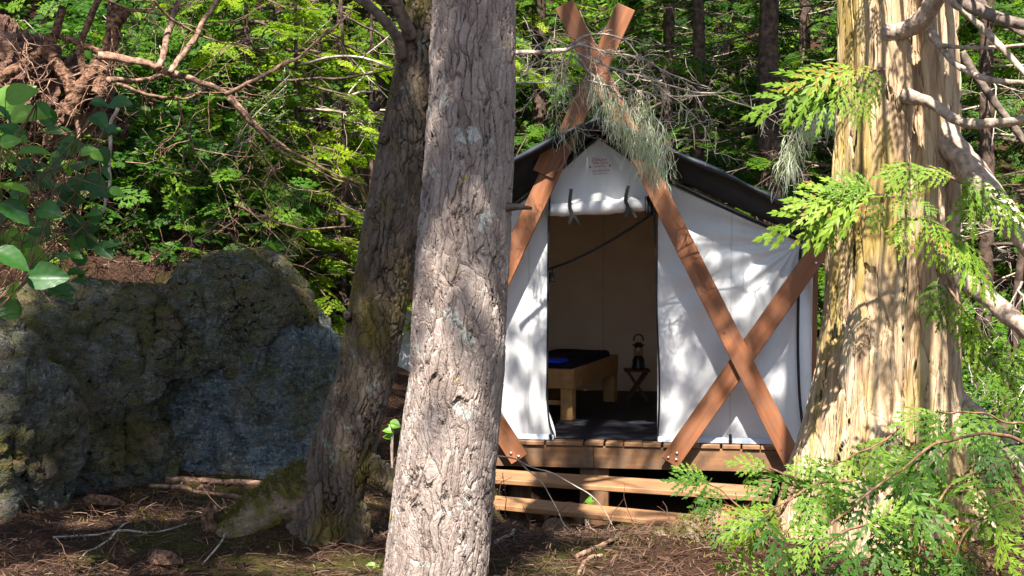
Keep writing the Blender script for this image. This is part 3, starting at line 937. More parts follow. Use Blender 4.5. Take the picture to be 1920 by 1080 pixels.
fbeam((1057, 8), (1488, 868), 0.262, bolts=((1484, 858), (1486, 868)))
fbeam((1574, 415), (1255, 868), 0.212, bolts=((1253, 858), (1269, 850), (1268, 862), (1529, 479), (1530, 493)))
fbeam((690, 420), (974, 862), 0.212, bolts=((958, 850), (972, 856)))
# gusset plate on the left rafter, rear frame, ridge pole, corner posts
p0 = T3(FP(1018, 327, .235)[0], -0.235, FP(1018, 327, .235)[1])[0]
p1 = T3(FP(1040, 278, .235)[0], -0.235, FP(1040, 278, .235)[1])[0]
oriented('gusset', M['beam'], frame, p0, p1, 0.19, 0.02, FR)
aA = [FP(1174, 12, .2), FP(780, 872, .2)]
aB = [FP(1057, 8, .2), FP(1488, 868, .2)]
aA[0] = tuple(np.array(aA[0]) * .80 + np.array(aA[1]) * .20)
aB[0] = tuple(np.array(aB[0]) * .80 + np.array(aB[1]) * .20)
for q, off in ((aA, 0.0), (aB, 0.045)):
    oriented('beam', M['beam'], frame, T3(q[0][0], DEP + 0.35 - off, q[0][1])[0], T3(q[1][0], DEP + 0.35 - off, q[1][1])[0], 0.168, 0.042, FR)
ru, rz = FP(1122, 150, 0.2)
oriented('ridge_pole', M['beam'], frame, T3(ru, -0.2, rz - 0.02)[0], T3(ru, DEP + 0.35, rz - 0.02)[0], 0.14, 0.042, UX)
uc = FP(1526, 700, -0.15)[0]
oriented('corner_post', M['beam'], frame, T3(uc, 0.12, FP(1526, 470, -.15)[1])[0], T3(uc - 0.02, 0.12, ZD)[0], 0.06, 0.09, FR)
ce = FP(1574, 420, 0.16)
oriented('eave_beam', M['beam'], frame, T3(ce[0] - 0.03, -0.16, ce[1] - 0.06)[0], T3(ce[0] - 0.03, DEP + 0.3, ce[1] - 0.06)[0], 0.14, 0.042, UX)

# ------------------------------------------------------------------ steps
def step(name, bl, br, dl, dr, fl, fr, th, label):
    a, b = U(*bl, dl), U(*br, dr)
    def at_z(px, py, z):
        r = U(px, py, 1.0) - EYE
        return EYE + r * ((z - EYE[2]) / r[2])
    c, d = at_z(*fl, a[2]), at_z(*fr, b[2])
    mid0, mid1 = (a + c) / 2, (b + d) / 2
    wd = (np.linalg.norm(a - c) + np.linalg.norm(b - d)) / 2
    o = oriented(name, M['tread'], None, mid0, mid1, wd * 0.98, th, (0, 0, 1), 0.007)
    tag(o, label, 'step', 'plank steps up to the deck')
    return a, b, c, d
st1 = step('plank_step', (905, 879), (1447, 911), 12.62, 12.05, (905, 895), (1447, 933), 0.045, 'upper plank step just below the deck front, longer of the two')
st2 = step('plank_step', (900, 926), (1310, 966), 12.0, 11.3, (900, 943), (1310, 982), 0.045, 'lower plank step nearest the ground, its right end behind the mossy log')
for (px, d, st, nm, lab) in ((1430, 11.95, st1, 'step_block', 'short timber block under the right end of the upper plank step'),):
    top = (st[1] + st[3]) / 2
    oo = oriented('timber_block', M['log'], None, (top[0] - 0.12, top[1] + 0.02, top[2] - 0.047), (top[0] - 0.12, top[1] + 0.02, gz(top[0], top[1]) - 0.1), 0.2, 0.12, FR)
    tag(oo, lab, 'timber block')
def log_thing(name, p0, p1, r, label, cat='log'):
    p0, p1 = np.asarray(p0, float), np.asarray(p1, float)
    m_ = MB()
    pts = p0 + (p1 - p0) * np.linspace(0, 1, 14)[:, None]
    tube(m_, pts, r, 26, wob=0.12)
    o = m_.build(name, M['log'], None, loc=p0)
    return tag(o, label, cat)
s2m = (st2[0] * 0.62 + st2[1] * 0.38 + st2[2] * 0.62 + st2[3] * 0.38) / 2
log_thing('log_round', (s2m[0] - 0.05, s2m[1] - 0.2, 0.24), (s2m[0] + 0.1, s2m[1] + 0.5, 0.24), 0.125, 'short sawn log lying under the middle of the lower plank step', 'log')
l2 = (st2[0] + st2[2]) / 2
log_thing('stump', (l2[0] + 0.28, l2[1] + 0.02, gz(l2[0] + .28, l2[1]) - 0.1), (l2[0] + 0.28, l2[1] + 0.02, l2[2] - 0.05), 0.12, 'brown stump holding up the left end of the lower plank step', 'stump')
l1 = (st1[0] + st1[2]) / 2
log_thing('stump', (l1[0] + 0.3, l1[1] + 0.05, gz(l1[0] + .3, l1[1]) - 0.1), (l1[0] + 0.3, l1[1] + 0.05, l1[2] - 0.05), 0.11, 'brown stump holding up the left end of the upper plank step', 'stump')

# ------------------------------------------------------------------ bed, stool, lantern inside the tent
zt_ = 1.215
bc = U(1075, 693, 14.16)
bd = nrm(np.array([0.33, 0.94, 0]))
bs = np.array([-bd[1], bd[0], 0])
bc = np.array([bc[0], bc[1], 0])
zf = ZD + 0.008
bed = empty('bed', bc + [0, 0, zf], 'low pine bed frame with square legs inside the tent doorway', 'bed')
BL, BW = 1.62, 0.75
UPV = np.array([0, 0, 1.0])
Z3 = lambda z: np.array([0, 0, z])
zmid = zt_ - 0.095
oriented('end_board', M['pine'], bed, bc + bs * BW + Z3(zmid), bc + Z3(zmid), 0.19, 0.04, -bd)
oriented('end_board', M['pine'], bed, bc + bd * BL + bs * BW + Z3(zmid), bc + bd * BL + Z3(zmid), 0.19, 0.04, bd)
oriented('side_rail', M['pine'], bed, bc + bd * 0.042 + Z3(zmid), bc + bd * (BL - 0.042) + Z3(zmid), 0.187, 0.04, -bs)
oriented('side_rail', M['pine'], bed, bc + bs * BW + bd * 0.042 + Z3(zmid), bc + bs * BW + bd * (BL - 0.042) + Z3(zmid), 0.187, 0.04, bs)
oriented('cross_bar', M['pine'], bed, bc + bd * 0.07 + bs * 0.14 + Z3(zf + 0.155), bc + bd * 0.07 + bs * (BW - 0.14) + Z3(zf + 0.155), 0.045, 0.035, -bd)
for i in (0.0, BL - 0.12):
    for j in (0.01, BW - 0.14):
        q = bc + bd * (i + 0.003) + bs * (j + 0.06)
        oriented('leg', M['pine'], bed, q + Z3(zf), q + Z3(zt_ - 0.192), 0.12, 0.12, -bd)
m_ = MB()
def cushion(mb_, o, ax, ay, h, n=24, bulge=0.02):
    s, t2 = np.meshgrid(np.linspace(0, 1, n), np.linspace(0, 1, n), indexing='ij')
    e = np.minimum(np.minimum(s, 1 - s) * np.linalg.norm(ax), np.minimum(t2, 1 - t2) * np.linalg.norm(ay))
    zz = h * np.sqrt(np.clip(1 - (1 - np.clip(e / 0.05, 0, 1)) ** 2, 0, 1)) + bulge * vnoise(np.stack([s * 4, t2 * 3, 0 * s], -1)) * np.clip(e / 0.05, 0, 1)
    v = o + s[..., None] * ax + t2[..., None] * ay + zz[..., None] * UPV
    f_ = grid_faces(n, n)
    mb_.add(v, f_)
    mb_.add(o + s[..., None] * ax + t2[..., None] * ay - 0.02 * UPV, f_[:, ::-1])
o_ = bc + bd * 0.045 + bs * 0.045 + Z3(zt_ - 0.05)
cushion(m_, o_, bd * (BL - 0.09), bs * (BW - 0.09), 0.10, bulge=0.006)
tag(m_.build('mattress', M['navy'], smooth=True, loc=o_), 'dark navy mattress lying in the pine bed frame', 'mattress')
m_ = MB()
o_ = bc + bd * 0.05 + bs * 0.14 + Z3(zt_ + 0.051)
cushion(m_, o_, bd * 0.28, bs * 0.5, 0.03, bulge=0.008)
tag(m_.build('folded_blanket', M['blue'], smooth=True, loc=o_), 'bright blue folded blanket on the near end of the mattress', 'blanket')

sp = U(1194, 752, 15.75)
sp = np.array([sp[0], sp[1], zf])
zs = U(1194, 692, 15.75)[2]
stool = empty('folding_stool', sp, 'small dark folding stool with crossed legs at the back of the tent', 'stool')
M['stool'] = wood_mat('dark_stool_wood', (0.05, 0.025, 0.012), (0.09, 0.045, 0.02), (0.12, 0.065, 0.03), axis=0, scale=1.5, knots=False)
oriented('top', M['stool'], stool, sp + [-0.135, 0, zs - zf], sp + [0.135, 0, zs - zf], 0.24, 0.022, (0, 0, 1))
for yy in (-0.09, 0.09):
    for s_ in (-1, 1):
        oriented('leg', M['stool'], stool, sp + [s_ * 0.11, yy + 0.013 * s_, 0.0], sp + [-s_ * 0.10, yy + 0.013 * s_, zs - zf - 0.024], 0.03, 0.018, (0, -1, 0), 0.002)
lb = np.array([sp[0] + 0.015, sp[1], zs + 0.001])
lan = empty('lantern', lb, 'black camping lantern with clear glass globe standing on the stool', 'lantern')
def lathe(prof, name, mat, parent, o, k=28):
    prof = np.asarray(prof, float)
    a = np.arange(k) * 2 * math.pi / k
    v = np.stack([prof[:, 0][None] * np.cos(a)[:, None], prof[:, 0][None] * np.sin(a)[:, None], prof[:, 1][None] + 0 * a[:, None]], -1) + o
    m2 = MB()
    m2.add(v, grid_faces(k, len(prof), True))
    return m2.build(name, mat, parent, smooth=True, loc=o)
lathe([(0.001, 0), (0.07, 0), (0.075, 0.012), (0.07, 0.03), (0.062, 0.06), (0.066, 0.085), (0.058, 0.115), (0.045, 0.13), (0.046, 0.14), (0.001, 0.141)], 'base', M['iron'], lan, lb)
lathe([(0.044, 0.142), (0.05, 0.17), (0.048, 0.22), (0.042, 0.247), (0.038, 0.247), (0.044, 0.22), (0.046, 0.17), (0.040, 0.142)], 'globe', M['glass'], lan, lb)
lathe([(0.001, 0.249), (0.072, 0.250), (0.072, 0.256), (0.045, 0.266), (0.03, 0.282), (0.001, 0.284)], 'cap', M['iron'], lan, lb)
lathe([(0.001, 0.1425), (0.01, 0.1425), (0.01, 0.22), (0.006, 0.235), (0.001, 0.236)], 'burner', M['steel'], lan, lb, 10)
m_ = MB()
aa = np.linspace(-0.35, math.pi + 0.35, 24)
tube(m_, lb + np.stack([0.05 * np.cos(aa), 0 * aa, 0.315 + 0.05 * np.sin(aa)], -1), 0.008, 8)
m_.build('handle', M['iron'], lan, smooth=True)
m_ = MB()
p_ = catmull([T3(FP(1230, 397, -.1)[0], 0.1, FP(1230, 397, -.1)[1])[0], T3(FP(1150, 448, -.15)[0], 0.15, FP(1150, 448, -.15)[1])[0], T3(FP(1080, 485, -.2)[0], 0.2, FP(1080, 485, -.2)[1])[0], T3(FP(1020, 508, -.25)[0], 0.25, FP(1020, 508, -.25)[1])[0]], 30)
tube(m_, p_, 0.011, 6)
tag(m_.build('guy_strap', M['black'], loc=p_[0]), 'black strap slung slantwise across the inside of the tent doorway', 'strap')
m_ = MB()
q = T3(FP(1036, 520, -.24)[0], 0.24, FP(1036, 520, -.24)[1])[0]
boxv(m_, q - [0.03, 0.015, 0.04], (0.055, 0, 0), (0, 0.03, 0), (0, 0, 0.085), bev=0.006)
tube(m_, np.array([q + [0, 0, 0.04], q + [0, 0, 0.06], q + [-.01, 0, 0.09]]), 0.006, 6)
tag(m_.build('hanging_box', M['black'], loc=q), 'small black box hanging from the left end of the slanting strap', 'box')

# ------------------------------------------------------------------ trunks
def trunk_mesh(rows, depth, k, base_z, top, flute=None, dz=0.006, dense_top=4.3, seed=0.0, lobes=0.03):
    """rows: photograph (y, centre x, half width) down the trunk; gives a dense tube, sparse above the frame"""
    rows = sorted(rows)
    C3 = np.array([U(cx, y, depth) for y, cx, r in rows])
    rr = np.array([r * depth / F_PX for _, _, r in rows])
    zz = C3[:, 2]
    o = np.argsort(zz)
    zz, C3, rr = zz[o], C3[o], rr[o]
    zs_ = np.concatenate([np.arange(base_z, dense_top, dz), np.linspace(dense_top, top, 26)[1:]])
    cx = np.interp(zs_, zz, C3[:, 0])
    hi = zs_ > zz[-1]
    sl = (C3[-1, 0] - C3[-3, 0]) / (zz[-1] - zz[-3])
    cx[hi] = C3[-1, 0] + (zs_[hi] - zz[-1]) * sl * 0.6
    r = np.interp(zs_, zz, rr)
    r[hi] = rr[-1] * (1 - 0.85 * (zs_[hi] - zz[-1]) / (top - zz[-1]))
    lo = zs_ < zz[0]
    r[lo] = rr[0] * (1 + 0.5 * (zz[0] - zs_[lo]))
    a = np.arange(k) * 2 * math.pi / k
    A, Zg = np.meshgrid(a, zs_, indexing='ij')
    R = r[None, :] * (1 + lobes * fbm(np.stack([np.cos(A) * 1.6 + seed, np.sin(A) * 1.6, Zg * 0.7], -1), 3))
    if flute is not None:
        R = R * (1 + flute(A, Zg))
    v = np.stack([cx[None] + R * np.cos(A), depth + R * np.sin(A), Zg], -1)
    m2 = MB()
    m2.add(v, grid_faces(k, len(zs_), True))
    return m2, cx, zs_, r

def knot(parent, c, r, mat, n=(0, -1, 0), ln=0.05):
    """a broken branch stub"""
    m2 = MB()
    n = nrm(n)
    p = np.asarray(c, float)
    if ln < 0.05:
        path_ = np.array([p - n * 0.05, p - n * 0.012, p - n * 0.002, p + n * 0.006, p - n * 0.004])
        tube(m2, path_, [r * 1.9, r * 1.35, r * 1.0, r * 0.75, r * 0.3], 16, wob=0.75)
    else:
        path_ = np.array([p - n * 0.05, p, p + n * ln * 0.5, p + n * ln + [0, 0, -0.01]])
        tube(m2, path_, [r * 1.7, r * 1.25, r * 0.8, r * 0.35], 12, wob=0.45)
    return m2.build('branch_stub', mat, parent, smooth=True, loc=p)

D1 = 6.6
fir = empty('conifer_tree', U(817, 1100, D1) * [1, 1, 0] + Z3(0.8), 'grey barked conifer in front of the tent, thickest straight trunk in the middle', 'tree')
R1 = [(0, 888, 74), (150, 886, 77), (300, 880, 80), (540, 864, 86), (700, 856, 87), (860, 838, 92), (1080, 817, 97), (1180, 810, 108)]
m2, *_ = trunk_mesh(R1, D1, 300, 0.55, 15.0, seed=2.0)
m2.build('trunk', M['bark_grey'], fir, smooth=True, loc=np.array(fir.location))
for px, py, r_, n_, ln in ((918, 240, .018, (0.3, -1, 0), .03), (866, 293, .016, (-.1, -1, 0), .025), (936, 72, .017, (.5, -1, 0), .03), (942, 330, .02, (.8, -.7, .1), .04),
                           (948, 389, .017, (1, -.35, .05), .12), (907, 465, .014, (.2, -1, 0), .025), (832, 548, .022, (-.4, -1, 0), .03), (885, 128, .014, (0, -1, 0), .02), (838, 20, .016, (-.5, -1, 0), .03)):
    cx = np.interp(py, [r[0] for r in R1], [r[1] for r in R1])
    hw = np.interp(py, [r[0] for r in R1], [r[2] for r in R1])
    f_ = (px - cx) / hw
    f_ = max(-0.98, min(0.98, f_))
    dd = D1 - math.sqrt(1 - f_ * f_) * hw * D1 / F_PX
    knot(fir, U(px, py, dd), r_, M['twig_dark'], n_, ln)

D2 = 7.7
lean = empty('conifer_tree', U(590, 1080, D2) * [1, 1, 0] + Z3(0.85), 'leaning mossy conifer left of the thick grey trunk, its foot spreading beside the rock', 'tree')
R2 = [(0, 808, 42), (100, 796, 46), (250, 770, 54), (400, 742, 54), (540, 715, 51), (700, 686, 53), (800, 655, 57), (900, 622, 64), (1000, 595, 74), (1080, 575, 88), (1180, 555, 115)]
m2, *_ = trunk_mesh(R2, D2, 220, 0.5, 12.0, seed=7.0, lobes=0.06)
m2.build('trunk', M['bark_mossy'], lean, smooth=True, loc=np.array(lean.location))
for pts, r0, r1 in (([(752, 108), (748, 80), (728, 45), (690, 10), (640, -20), (560, -60)], .030, .018), ([(772, 70), (758, 40), (742, 0), (730, -40)], .036, .03)):
    m2 = MB()
    p_ = catmull([U(x, y, D2 - .1 - 0.05 * i) for i, (x, y) in enumerate(pts)], 30)
    tube(m2, p_, np.linspace(r0, r1, 30), 10, wob=0.15)
    m2.build('branch', M['limb_dark'], lean, smooth=True, loc=p_[0])
for px, py in ((698, 200), (735, 365), (705, 395), (720, 262), (650, 595)):
    knot(lean, U(px, py, D2 - 0.14), 0.016, M['twig_dark'], (0.1 * (px - 720) / 30, -1, 0), 0.02)
for pts, rr_ in (([(590, 900), (540, 935), (475, 975), (405, 1045), (360, 1110)], (.11, .125, .105, .085, .07)),
                 ([(640, 930), (668, 985), (655, 1060), (640, 1120)], (.07, .065, .06, .06)),
                 ([(680, 860), (735, 905), (770, 930)], (.05, .05, .04))):
    m2 = MB()
    pp = [U(x, y, D2 - 0.02 - 0.05 * i) for i, (x, y) in enumerate(pts)]
    p_ = catmull(pp, 90)
    tube(m2, p_, np.interp(np.linspace(0, 1, 90), np.linspace(0, 1, len(rr_)), rr_), 60, wob=0.12)
    m2.build('root', M['bark_mossy'] if rr_[0] < 0.1 else M['moss_log'], lean, smooth=True, loc=p_[0])

D3 = 7.9
ced = empty('cedar_tree', U(1650, 1080, D3) * [1, 1, 0] + Z3(0.75), 'broad sunlit cedar right of the tent, its stringy bark bleached pale, with bowed limbs', 'tree')
R3 = [(0, 1681, 102), (200, 1683, 106), (400, 1676, 113), (540, 1670, 117), (700, 1660, 127), (800, 1655, 142), (900, 1652, 168), (1000, 1652, 190), (1080, 1650, 205), (1180, 1650, 240)]
def flute3(A, Z):
    g = np.exp(-((((A + math.pi / 2 - 0.12 + math.pi) % (2 * math.pi)) - math.pi) / 0.11) ** 2)
    low = S(2.2, 0.8, Z)
    return -0.24 * g + (0.05 + 0.07 * low) * np.cos(A * 4 + 0.6 + 0.3 * Z) + 0.03 * np.cos(A * 9 + Z)
m2, *_ = trunk_mesh(R3, D3, 380, 0.4, 16.0, flute3, seed=4.0, lobes=0.05)
m2.build('trunk', M['bark_cedar'], ced, smooth=True, loc=np.array(ced.location))
LIMBS = [  # photograph points, radius in metres start/end, depth start/end
    ([(1668, 62), (1700, 55), (1735, 28), (1762, -20), (1790, -80)], .042, .05, 7.65, 7.3, 'limb'),
    ([(1770, -30), (1805, 2), (1865, 32), (1930, 48)], .032, .026, 7.3, 6.9, 'limb_dark'),
    ([(1785, 0), (1840, 50), (1880, 92), (1935, 150)], .017, .014, 7.2, 6.8, 'limb'),
    ([(1745, 62), (1790, 118), (1850, 148), (1935, 156)], .018, .012, 7.5, 6.9, 'limb'),
    ([(1700, 180), (1745, 193), (1800, 228), (1865, 231), (1935, 222)], .030, .020, 7.6, 6.9, 'limb'),
    ([(1760, 250), (1800, 290), (1850, 355), (1890, 410), (1945, 470)], .072, .062, 7.75, 7.2, 'limb'),
    ([(1755, 480), (1800, 518), (1860, 565), (1940, 630)], .050, .044, 7.7, 7.1, 'limb'),
    ([(1775, 725), (1820, 770), (1870, 815), (1940, 895)], .050, .042, 7.9, 7.4, 'limb'),
    ([(1800, 100), (1850, 170), (1890, 225), (1945, 295)], .022, .02, 7.9, 7.8, 'limb_dark'),
    ([(1760, 85), (1840, 90), (1940, 82)], .010, .008, 7.4, 7.0, 'limb'),
    ([(1830, 0), (1880, 40), (1940, 75)], .02, .018, 7.9, 7.8, 'limb_dark'),
    ([(1790, 655), (1840, 672), (1900, 700)], .02, .015, 7.9, 7.9, 'limb_dark'),
]
# boughs added above the frame, toward the sun, to stripe the trunk with shade
ov = MB()
OVF = []
rs = np.random.default_rng(77)
for px, z0_, ln, r_, nf in ((1688, 4.45, 2.5, .052, 0), (1745, 4.2, 2.2, .028, 0), (1590, 4.15, 1.1, .014, 9), (1640, 4.4, 2.1, .012, 10), (1720, 4.2, 2.3, .012, 12), (1600, 4.6, 2.6, .014, 8), (1770, 4.3, 2.4, .014, 9)):
    x0_ = U(px, 400, D3)[0]
    bp = catmull([np.array([x0_, D3 - .12, z0_]), np.array([x0_ - .02, D3 - .12 - ln * .5, z0_ + .06]), np.array([x0_ - .09 * ln, D3 - .12 - ln, z0_ + .02])], 30)
    bp = bp + .02 * np.stack([vnoise(bp * 3 + q) for q in (0, 5, 9)], -1)
    tube(ov, bp, np.linspace(r_, r_ * .6, 30), 8, wob=.2)
    for k in range(nf):
        i = rs.integers(10, 30)
        OVF.append((bp[i], nrm(rs.normal(0, 1, 3) * [1, .5, .3]), .2 * rs.uniform(.7, 1.2)))
ov.build('high_limbs', M['limb_dark'], ced, smooth=True)
for pts, r0, r1, d0, d1, mt in LIMBS:
    m2 = MB()
    n = len(pts)
    wp = [U(x, y, d0 + (d1 - d0) * i / (n - 1)) for i, (x, y) in enumerate(pts)]
    e_ = nrm(wp[-1] - wp[-2])                      # the limbs run on past the picture's edge and taper off
    wp += [wp[-1] + e_ * .35 + [0, 0, .02], wp[-1] + e_ * .8 + [0, 0, .10], wp[-1] + e_ * 1.2 + [0, 0, .22]]
    p_ = catmull(wp, 60 + 30)
    rr_ = np.concatenate([np.linspace(r0, r1, int(90 * (n - 1) / (n + 2))), np.linspace(r1, r1 * .2, 90 - int(90 * (n - 1) / (n + 2)))])
    rr_[:8] *= np.linspace(1.5, 1.0, 8)
    tube(m2, p_, rr_, 16, wob=0.16)
    m2.build('limb', M[mt], ced, smooth=True, loc=p_[0])

# ------------------------------------------------------------------ leaf templates
def frond_template(npairs, lobes, L=1.0, wid=0.5, droop=0.25, lw=0.045, seed=0, stem=True, ang=55):
    """a flat cedar spray along local x, built of rhombic lobes"""
    r = np.random.default_rng(seed)
    v, q, t = [], [], []
    def zz(x, y):
        return -droop * x * x * 0.6 - 0.55 * droop * y * y * 4 * 0.5
    def lobe(p, d, ln, w):
        n = np.array([-d[1], d[0]])
        b = len(v)
        for c in (p, p + d * ln * 0.45 + n * w, p + d * ln, p + d * ln * 0.45 - n * w):
            v.append((c[0], c[1], zz(c[0], c[1]) + 0.012 * r.normal()))
        q.append((b, b + 3, b + 2, b + 1))
    for i in range(npairs):
        tt = (i + 0.6) / npairs
        sh = (math.sin(math.pi * min(1, tt * 0.9 + 0.16)) ** 0.8) * (1 - 0.35 * tt)
        for s in (-1, 1):
            ln = wid * sh * (0.85 + 0.3 * r.random())
            x0 = L * (tt + (0.25 / npairs if s > 0 else 0))
            a = math.radians(ang - 22 * tt + r.normal() * 5) * s
            d = np.array([math.cos(a), math.sin(a)])
            p0_ = np.array([x0, 0.0])
            k = max(1, int(round(lobes * ln / (wid * 0.9))))
            for j in range(k):
                f_ = (j + 0.35) / k
                c = p0_ + d * ln * f_
                for s2 in (-1, 1):
                    a2 = a + s2 * math.radians(34)
                    d2 = np.array([math.cos(a2), math.sin(a2)])
                    lobe(c, d2, ln * (0.42 - 0.22 * f_) + 0.03, lw)
            lobe(p0_, d, ln * 0.6, lw * 0.7)
            lobe(p0_ + d * ln * 0.5, d, ln * 0.55, lw * 0.8)
    lobe(np.array([L * 0.9, 0.0]), np.array([1.0, 0.0]), 0.16 * L, lw)
    if stem:
        n = 6
        for i in range(n):
            x0, x1 = L * i / n, L * (i + 1) / n
            b = len(v)
            w0 = 0.012
            for x, y in ((x0, w0), (x0, -w0), (x1, -w0), (x1, w0)):
                v.append((x, y, zz(x, 0) + 0.004))
            q.append((b, b + 1, b + 2, b + 3))
    return np.array(v, float), np.array(q)
def spray_template(npairs, seed, wid=0.5, droop=0.35, lw=0.026):
    """a flat cedar spray: alternate blades, each a narrow strip with short forward lobes"""
    r = np.random.default_rng(seed)
    v, q = [], []
    def zz(x, y):
        return -droop * x * x * 0.55 - droop * y * y * 1.6
    def quad(p, d, ln, w):
        n = np.array([-d[1], d[0]])
        b = len(v)
        for c in (p, p + d * ln * 0.5 + n * w, p + d * ln, p + d * ln * 0.5 - n * w):
            v.append((c[0], c[1], zz(c[0], c[1]) + 0.006 * r.normal()))
        q.append((b, b + 3, b + 2, b + 1))
    def blade(p, a, ln, lw_, k):
        d = np.array([math.cos(a), math.sin(a)])
        bend = -0.25 * np.sign(a)
        for j in range(k):
            f_ = j / k
            aa = a + bend * f_
            dj = np.array([math.cos(aa), math.sin(aa)])
            c = p + d * ln * f_
            quad(c, dj, ln / k * 1.5, lw_ * (1.1 - .45 * f_))
            for s2 in (-1, 1):
                a2 = aa + s2 * math.radians(27 + 5 * r.normal())
                quad(c + dj * ln * .02, np.array([math.cos(a2), math.sin(a2)]), ln * (0.36 - 0.17 * f_), lw_ * .82)
    for i in range(npairs):
        tt = (i + 0.5) / npairs
        sh = math.sin(math.pi * min(1, tt * 0.8 + 0.22)) ** 0.7 * (1 - 0.25 * tt)
        for s_ in (-1, 1):
            ln = wid * sh * r.uniform(.8, 1.15)
            a = math.radians(58 - 26 * tt + r.normal() * 5) * s_
            blade(np.array([tt + (0.4 / npairs if s_ > 0 else 0), 0.0]), a, ln, lw, 4)
    blade(np.array([0.86, 0.0]), 0.01, 0.3, lw, 4)
    for i in range(6):
        b = len(v)
        for x, y in ((i / 6, .009), (i / 6, -.009), ((i + 1) / 6, -.007), ((i + 1) / 6, .007)):
            v.append((x, y, zz(x, 0) + .004))
        q.append((b, b + 1, b + 2, b + 3))
    return np.array(v, float), np.array(q)
NEAR = [spray_template(5, i, 0.52, 0.25 + .12 * i) for i in range(4)]
FAR = [frond_template(6, 2, wid=0.5, droop=0.3, lw=0.05, seed=20 + i, stem=False) for i in range(3)]
def leaf_template(w=0.32, fold=0.12):
    v = np.array([(0, 0, 0), (0.3, w * .9, fold), (0.7, w * .75, fold * .9), (1, 0, -0.08), (0.7, -w * .75, fold * .9), (0.3, -w * .9, fold), (0.5, 0, 0)], float)
    q = np.array([(0, 6, 2, 1), (0, 5, 4, 6)])
    t = np.array([(6, 3, 2), (6, 4, 3)])
    return v, q, t
LEAF = leaf_template()

def put_fronds(m2, org, dirs, scale, tmpl=FAR, up=None, mat=0, tint=None):
    org = np.asarray(org, float).reshape(-1, 3)
    n = len(org)
    if n == 0:
        return
    dirs = np.broadcast_to(dirs, (n, 3))
    if up is None:
        up = np.array([0, 0, 1.0]) + rng.normal(0, 0.35, (n, 3))
    up = np.broadcast_to(up, (n, 3))
    scale = np.broadcast_to(scale, (n,))
    if tint is None:
        tint = np.clip(rng.normal(0.5, 0.25, n), 0, 1)
    tint = np.broadcast_to(tint, (n,))
    pick = rng.integers(0, len(tmpl), n)
    for k, (tv, tq) in enumerate(tmpl):
        s = pick == k
        jit = rng.normal(0, 0.06, len(tv) // 4 + 1)
        place(m2, tv, tq, None, org[s], dirs[s], up[s], scale[s], mat, tint[s], ttint=np.repeat(jit, 4)[:len(tv)])

# ------------------------------------------------------------------ cedar sprays
def px_frond(lst, d):
    o, dr, sc_ = [], [], []
    for x0, y0, x1, y1 in lst:
        a, b = U(x0, y0, d), U(x1, y1, d - 0.06)
        o.append(a)
        dr.append(b - a)
        sc_.append(np.linalg.norm(b - a))
    return np.array(o), np.array(dr), np.array(sc_)
cf = MB()
TO_CAM = np.array([0.0, -0.75, 0.66])
SPR = [(1640, 128, 1580, 125), (1610, 130, 1490, 135), (1580, 140, 1425, 182), (1560, 140, 1500, 190), (1600, 135, 1560, 185), (1645, 128, 1640, 190), (1600, 170, 1505, 210), (1590, 180, 1620, 230), (1600, 165, 1640, 215),
       (1655, 368, 1500, 372), (1640, 362, 1455, 408), (1600, 362, 1500, 425), (1600, 368, 1535, 445), (1570, 360, 1490, 380), (1650, 370, 1640, 425), (1640, 350, 1560, 345)]
o, dr, sc_ = px_frond(SPR, 7.2)
put_fronds(cf, o, dr, sc_, NEAR, up=TO_CAM + rng.normal(0, .2, (len(o), 3)), tint=np.clip(rng.normal(.75, .12, len(o)), 0, .92))
SPR2 = [(1745, 320, 1670, 310), (1740, 315, 1680, 350), (1755, 318, 1725, 360), (1690, 305, 1670, 345), (1790, 330, 1740, 322), (1800, 345, 1850, 400), (1795, 335, 1880, 350),
        (1720, 405, 1670, 440), (1700, 410, 1690, 470), (1715, 400, 1780, 430), (1740, 415, 1810, 470), (1765, 425, 1840, 500), (1790, 440, 1880, 530), (1730, 420, 1760, 490), (1770, 440, 1790, 500), (1800, 470, 1850, 540),
        (1710, 370, 1680, 395), (1720, 375, 1750, 395), (1810, 350, 1830, 430), (1830, 350, 1920, 400), (1850, 370, 1910, 430)]
o, dr, sc_ = px_frond(SPR2, 6.6)
put_fronds(cf, o, dr, sc_ * 1.05, NEAR, up=TO_CAM + rng.normal(0, .2, (len(o), 3)), tint=np.clip(rng.normal(.8, .1, len(o)), 0, .92))
SPR3 = [(1790, 560, 1800, 640), (1800, 580, 1840, 660), (1820, 600, 1835, 690), (1840, 640, 1900, 720), (1870, 670, 1915, 760), (1890, 640, 1930, 700), (1775, 540, 1770, 610), (1850, 690, 1880, 740), (1760, 520, 1740, 590), (1900, 720, 1925, 800)]
o, dr, sc_ = px_frond(SPR3, 7.0)
put_fronds(cf, o, dr, sc_, NEAR, up=np.array([0, -1, .2]) + rng.normal(0, .3, (len(o), 3)), tint=np.clip(rng.normal(.6, .15, len(o)), 0, .92))
put_fronds(cf, np.array([q[0] for q in OVF]), np.array([q[1] for q in OVF]), np.array([q[2] for q in OVF]), NEAR)
cf.build('foliage', M['cedar_leaf'], ced, loc=np.array(ced.location))
m2 = MB()
for pts, d in (([(1660, 130), (1600, 140), (1500, 160)], 7.25), ([(1700, 372), (1600, 362), (1520, 380)], 7.25), ([(1810, 345), (1745, 318), (1700, 318)], 6.65), ([(1700, 410), (1760, 420), (1860, 500)], 6.65), ([(1770, 530), (1830, 610), (1900, 700)], 7.05)):
    tube(m2, catmull([U(x, y, d) for x, y in pts], 16), np.linspace(.008, .003, 16), 6)
m2.build('twigs', M['twig_red'], ced, smooth=True)

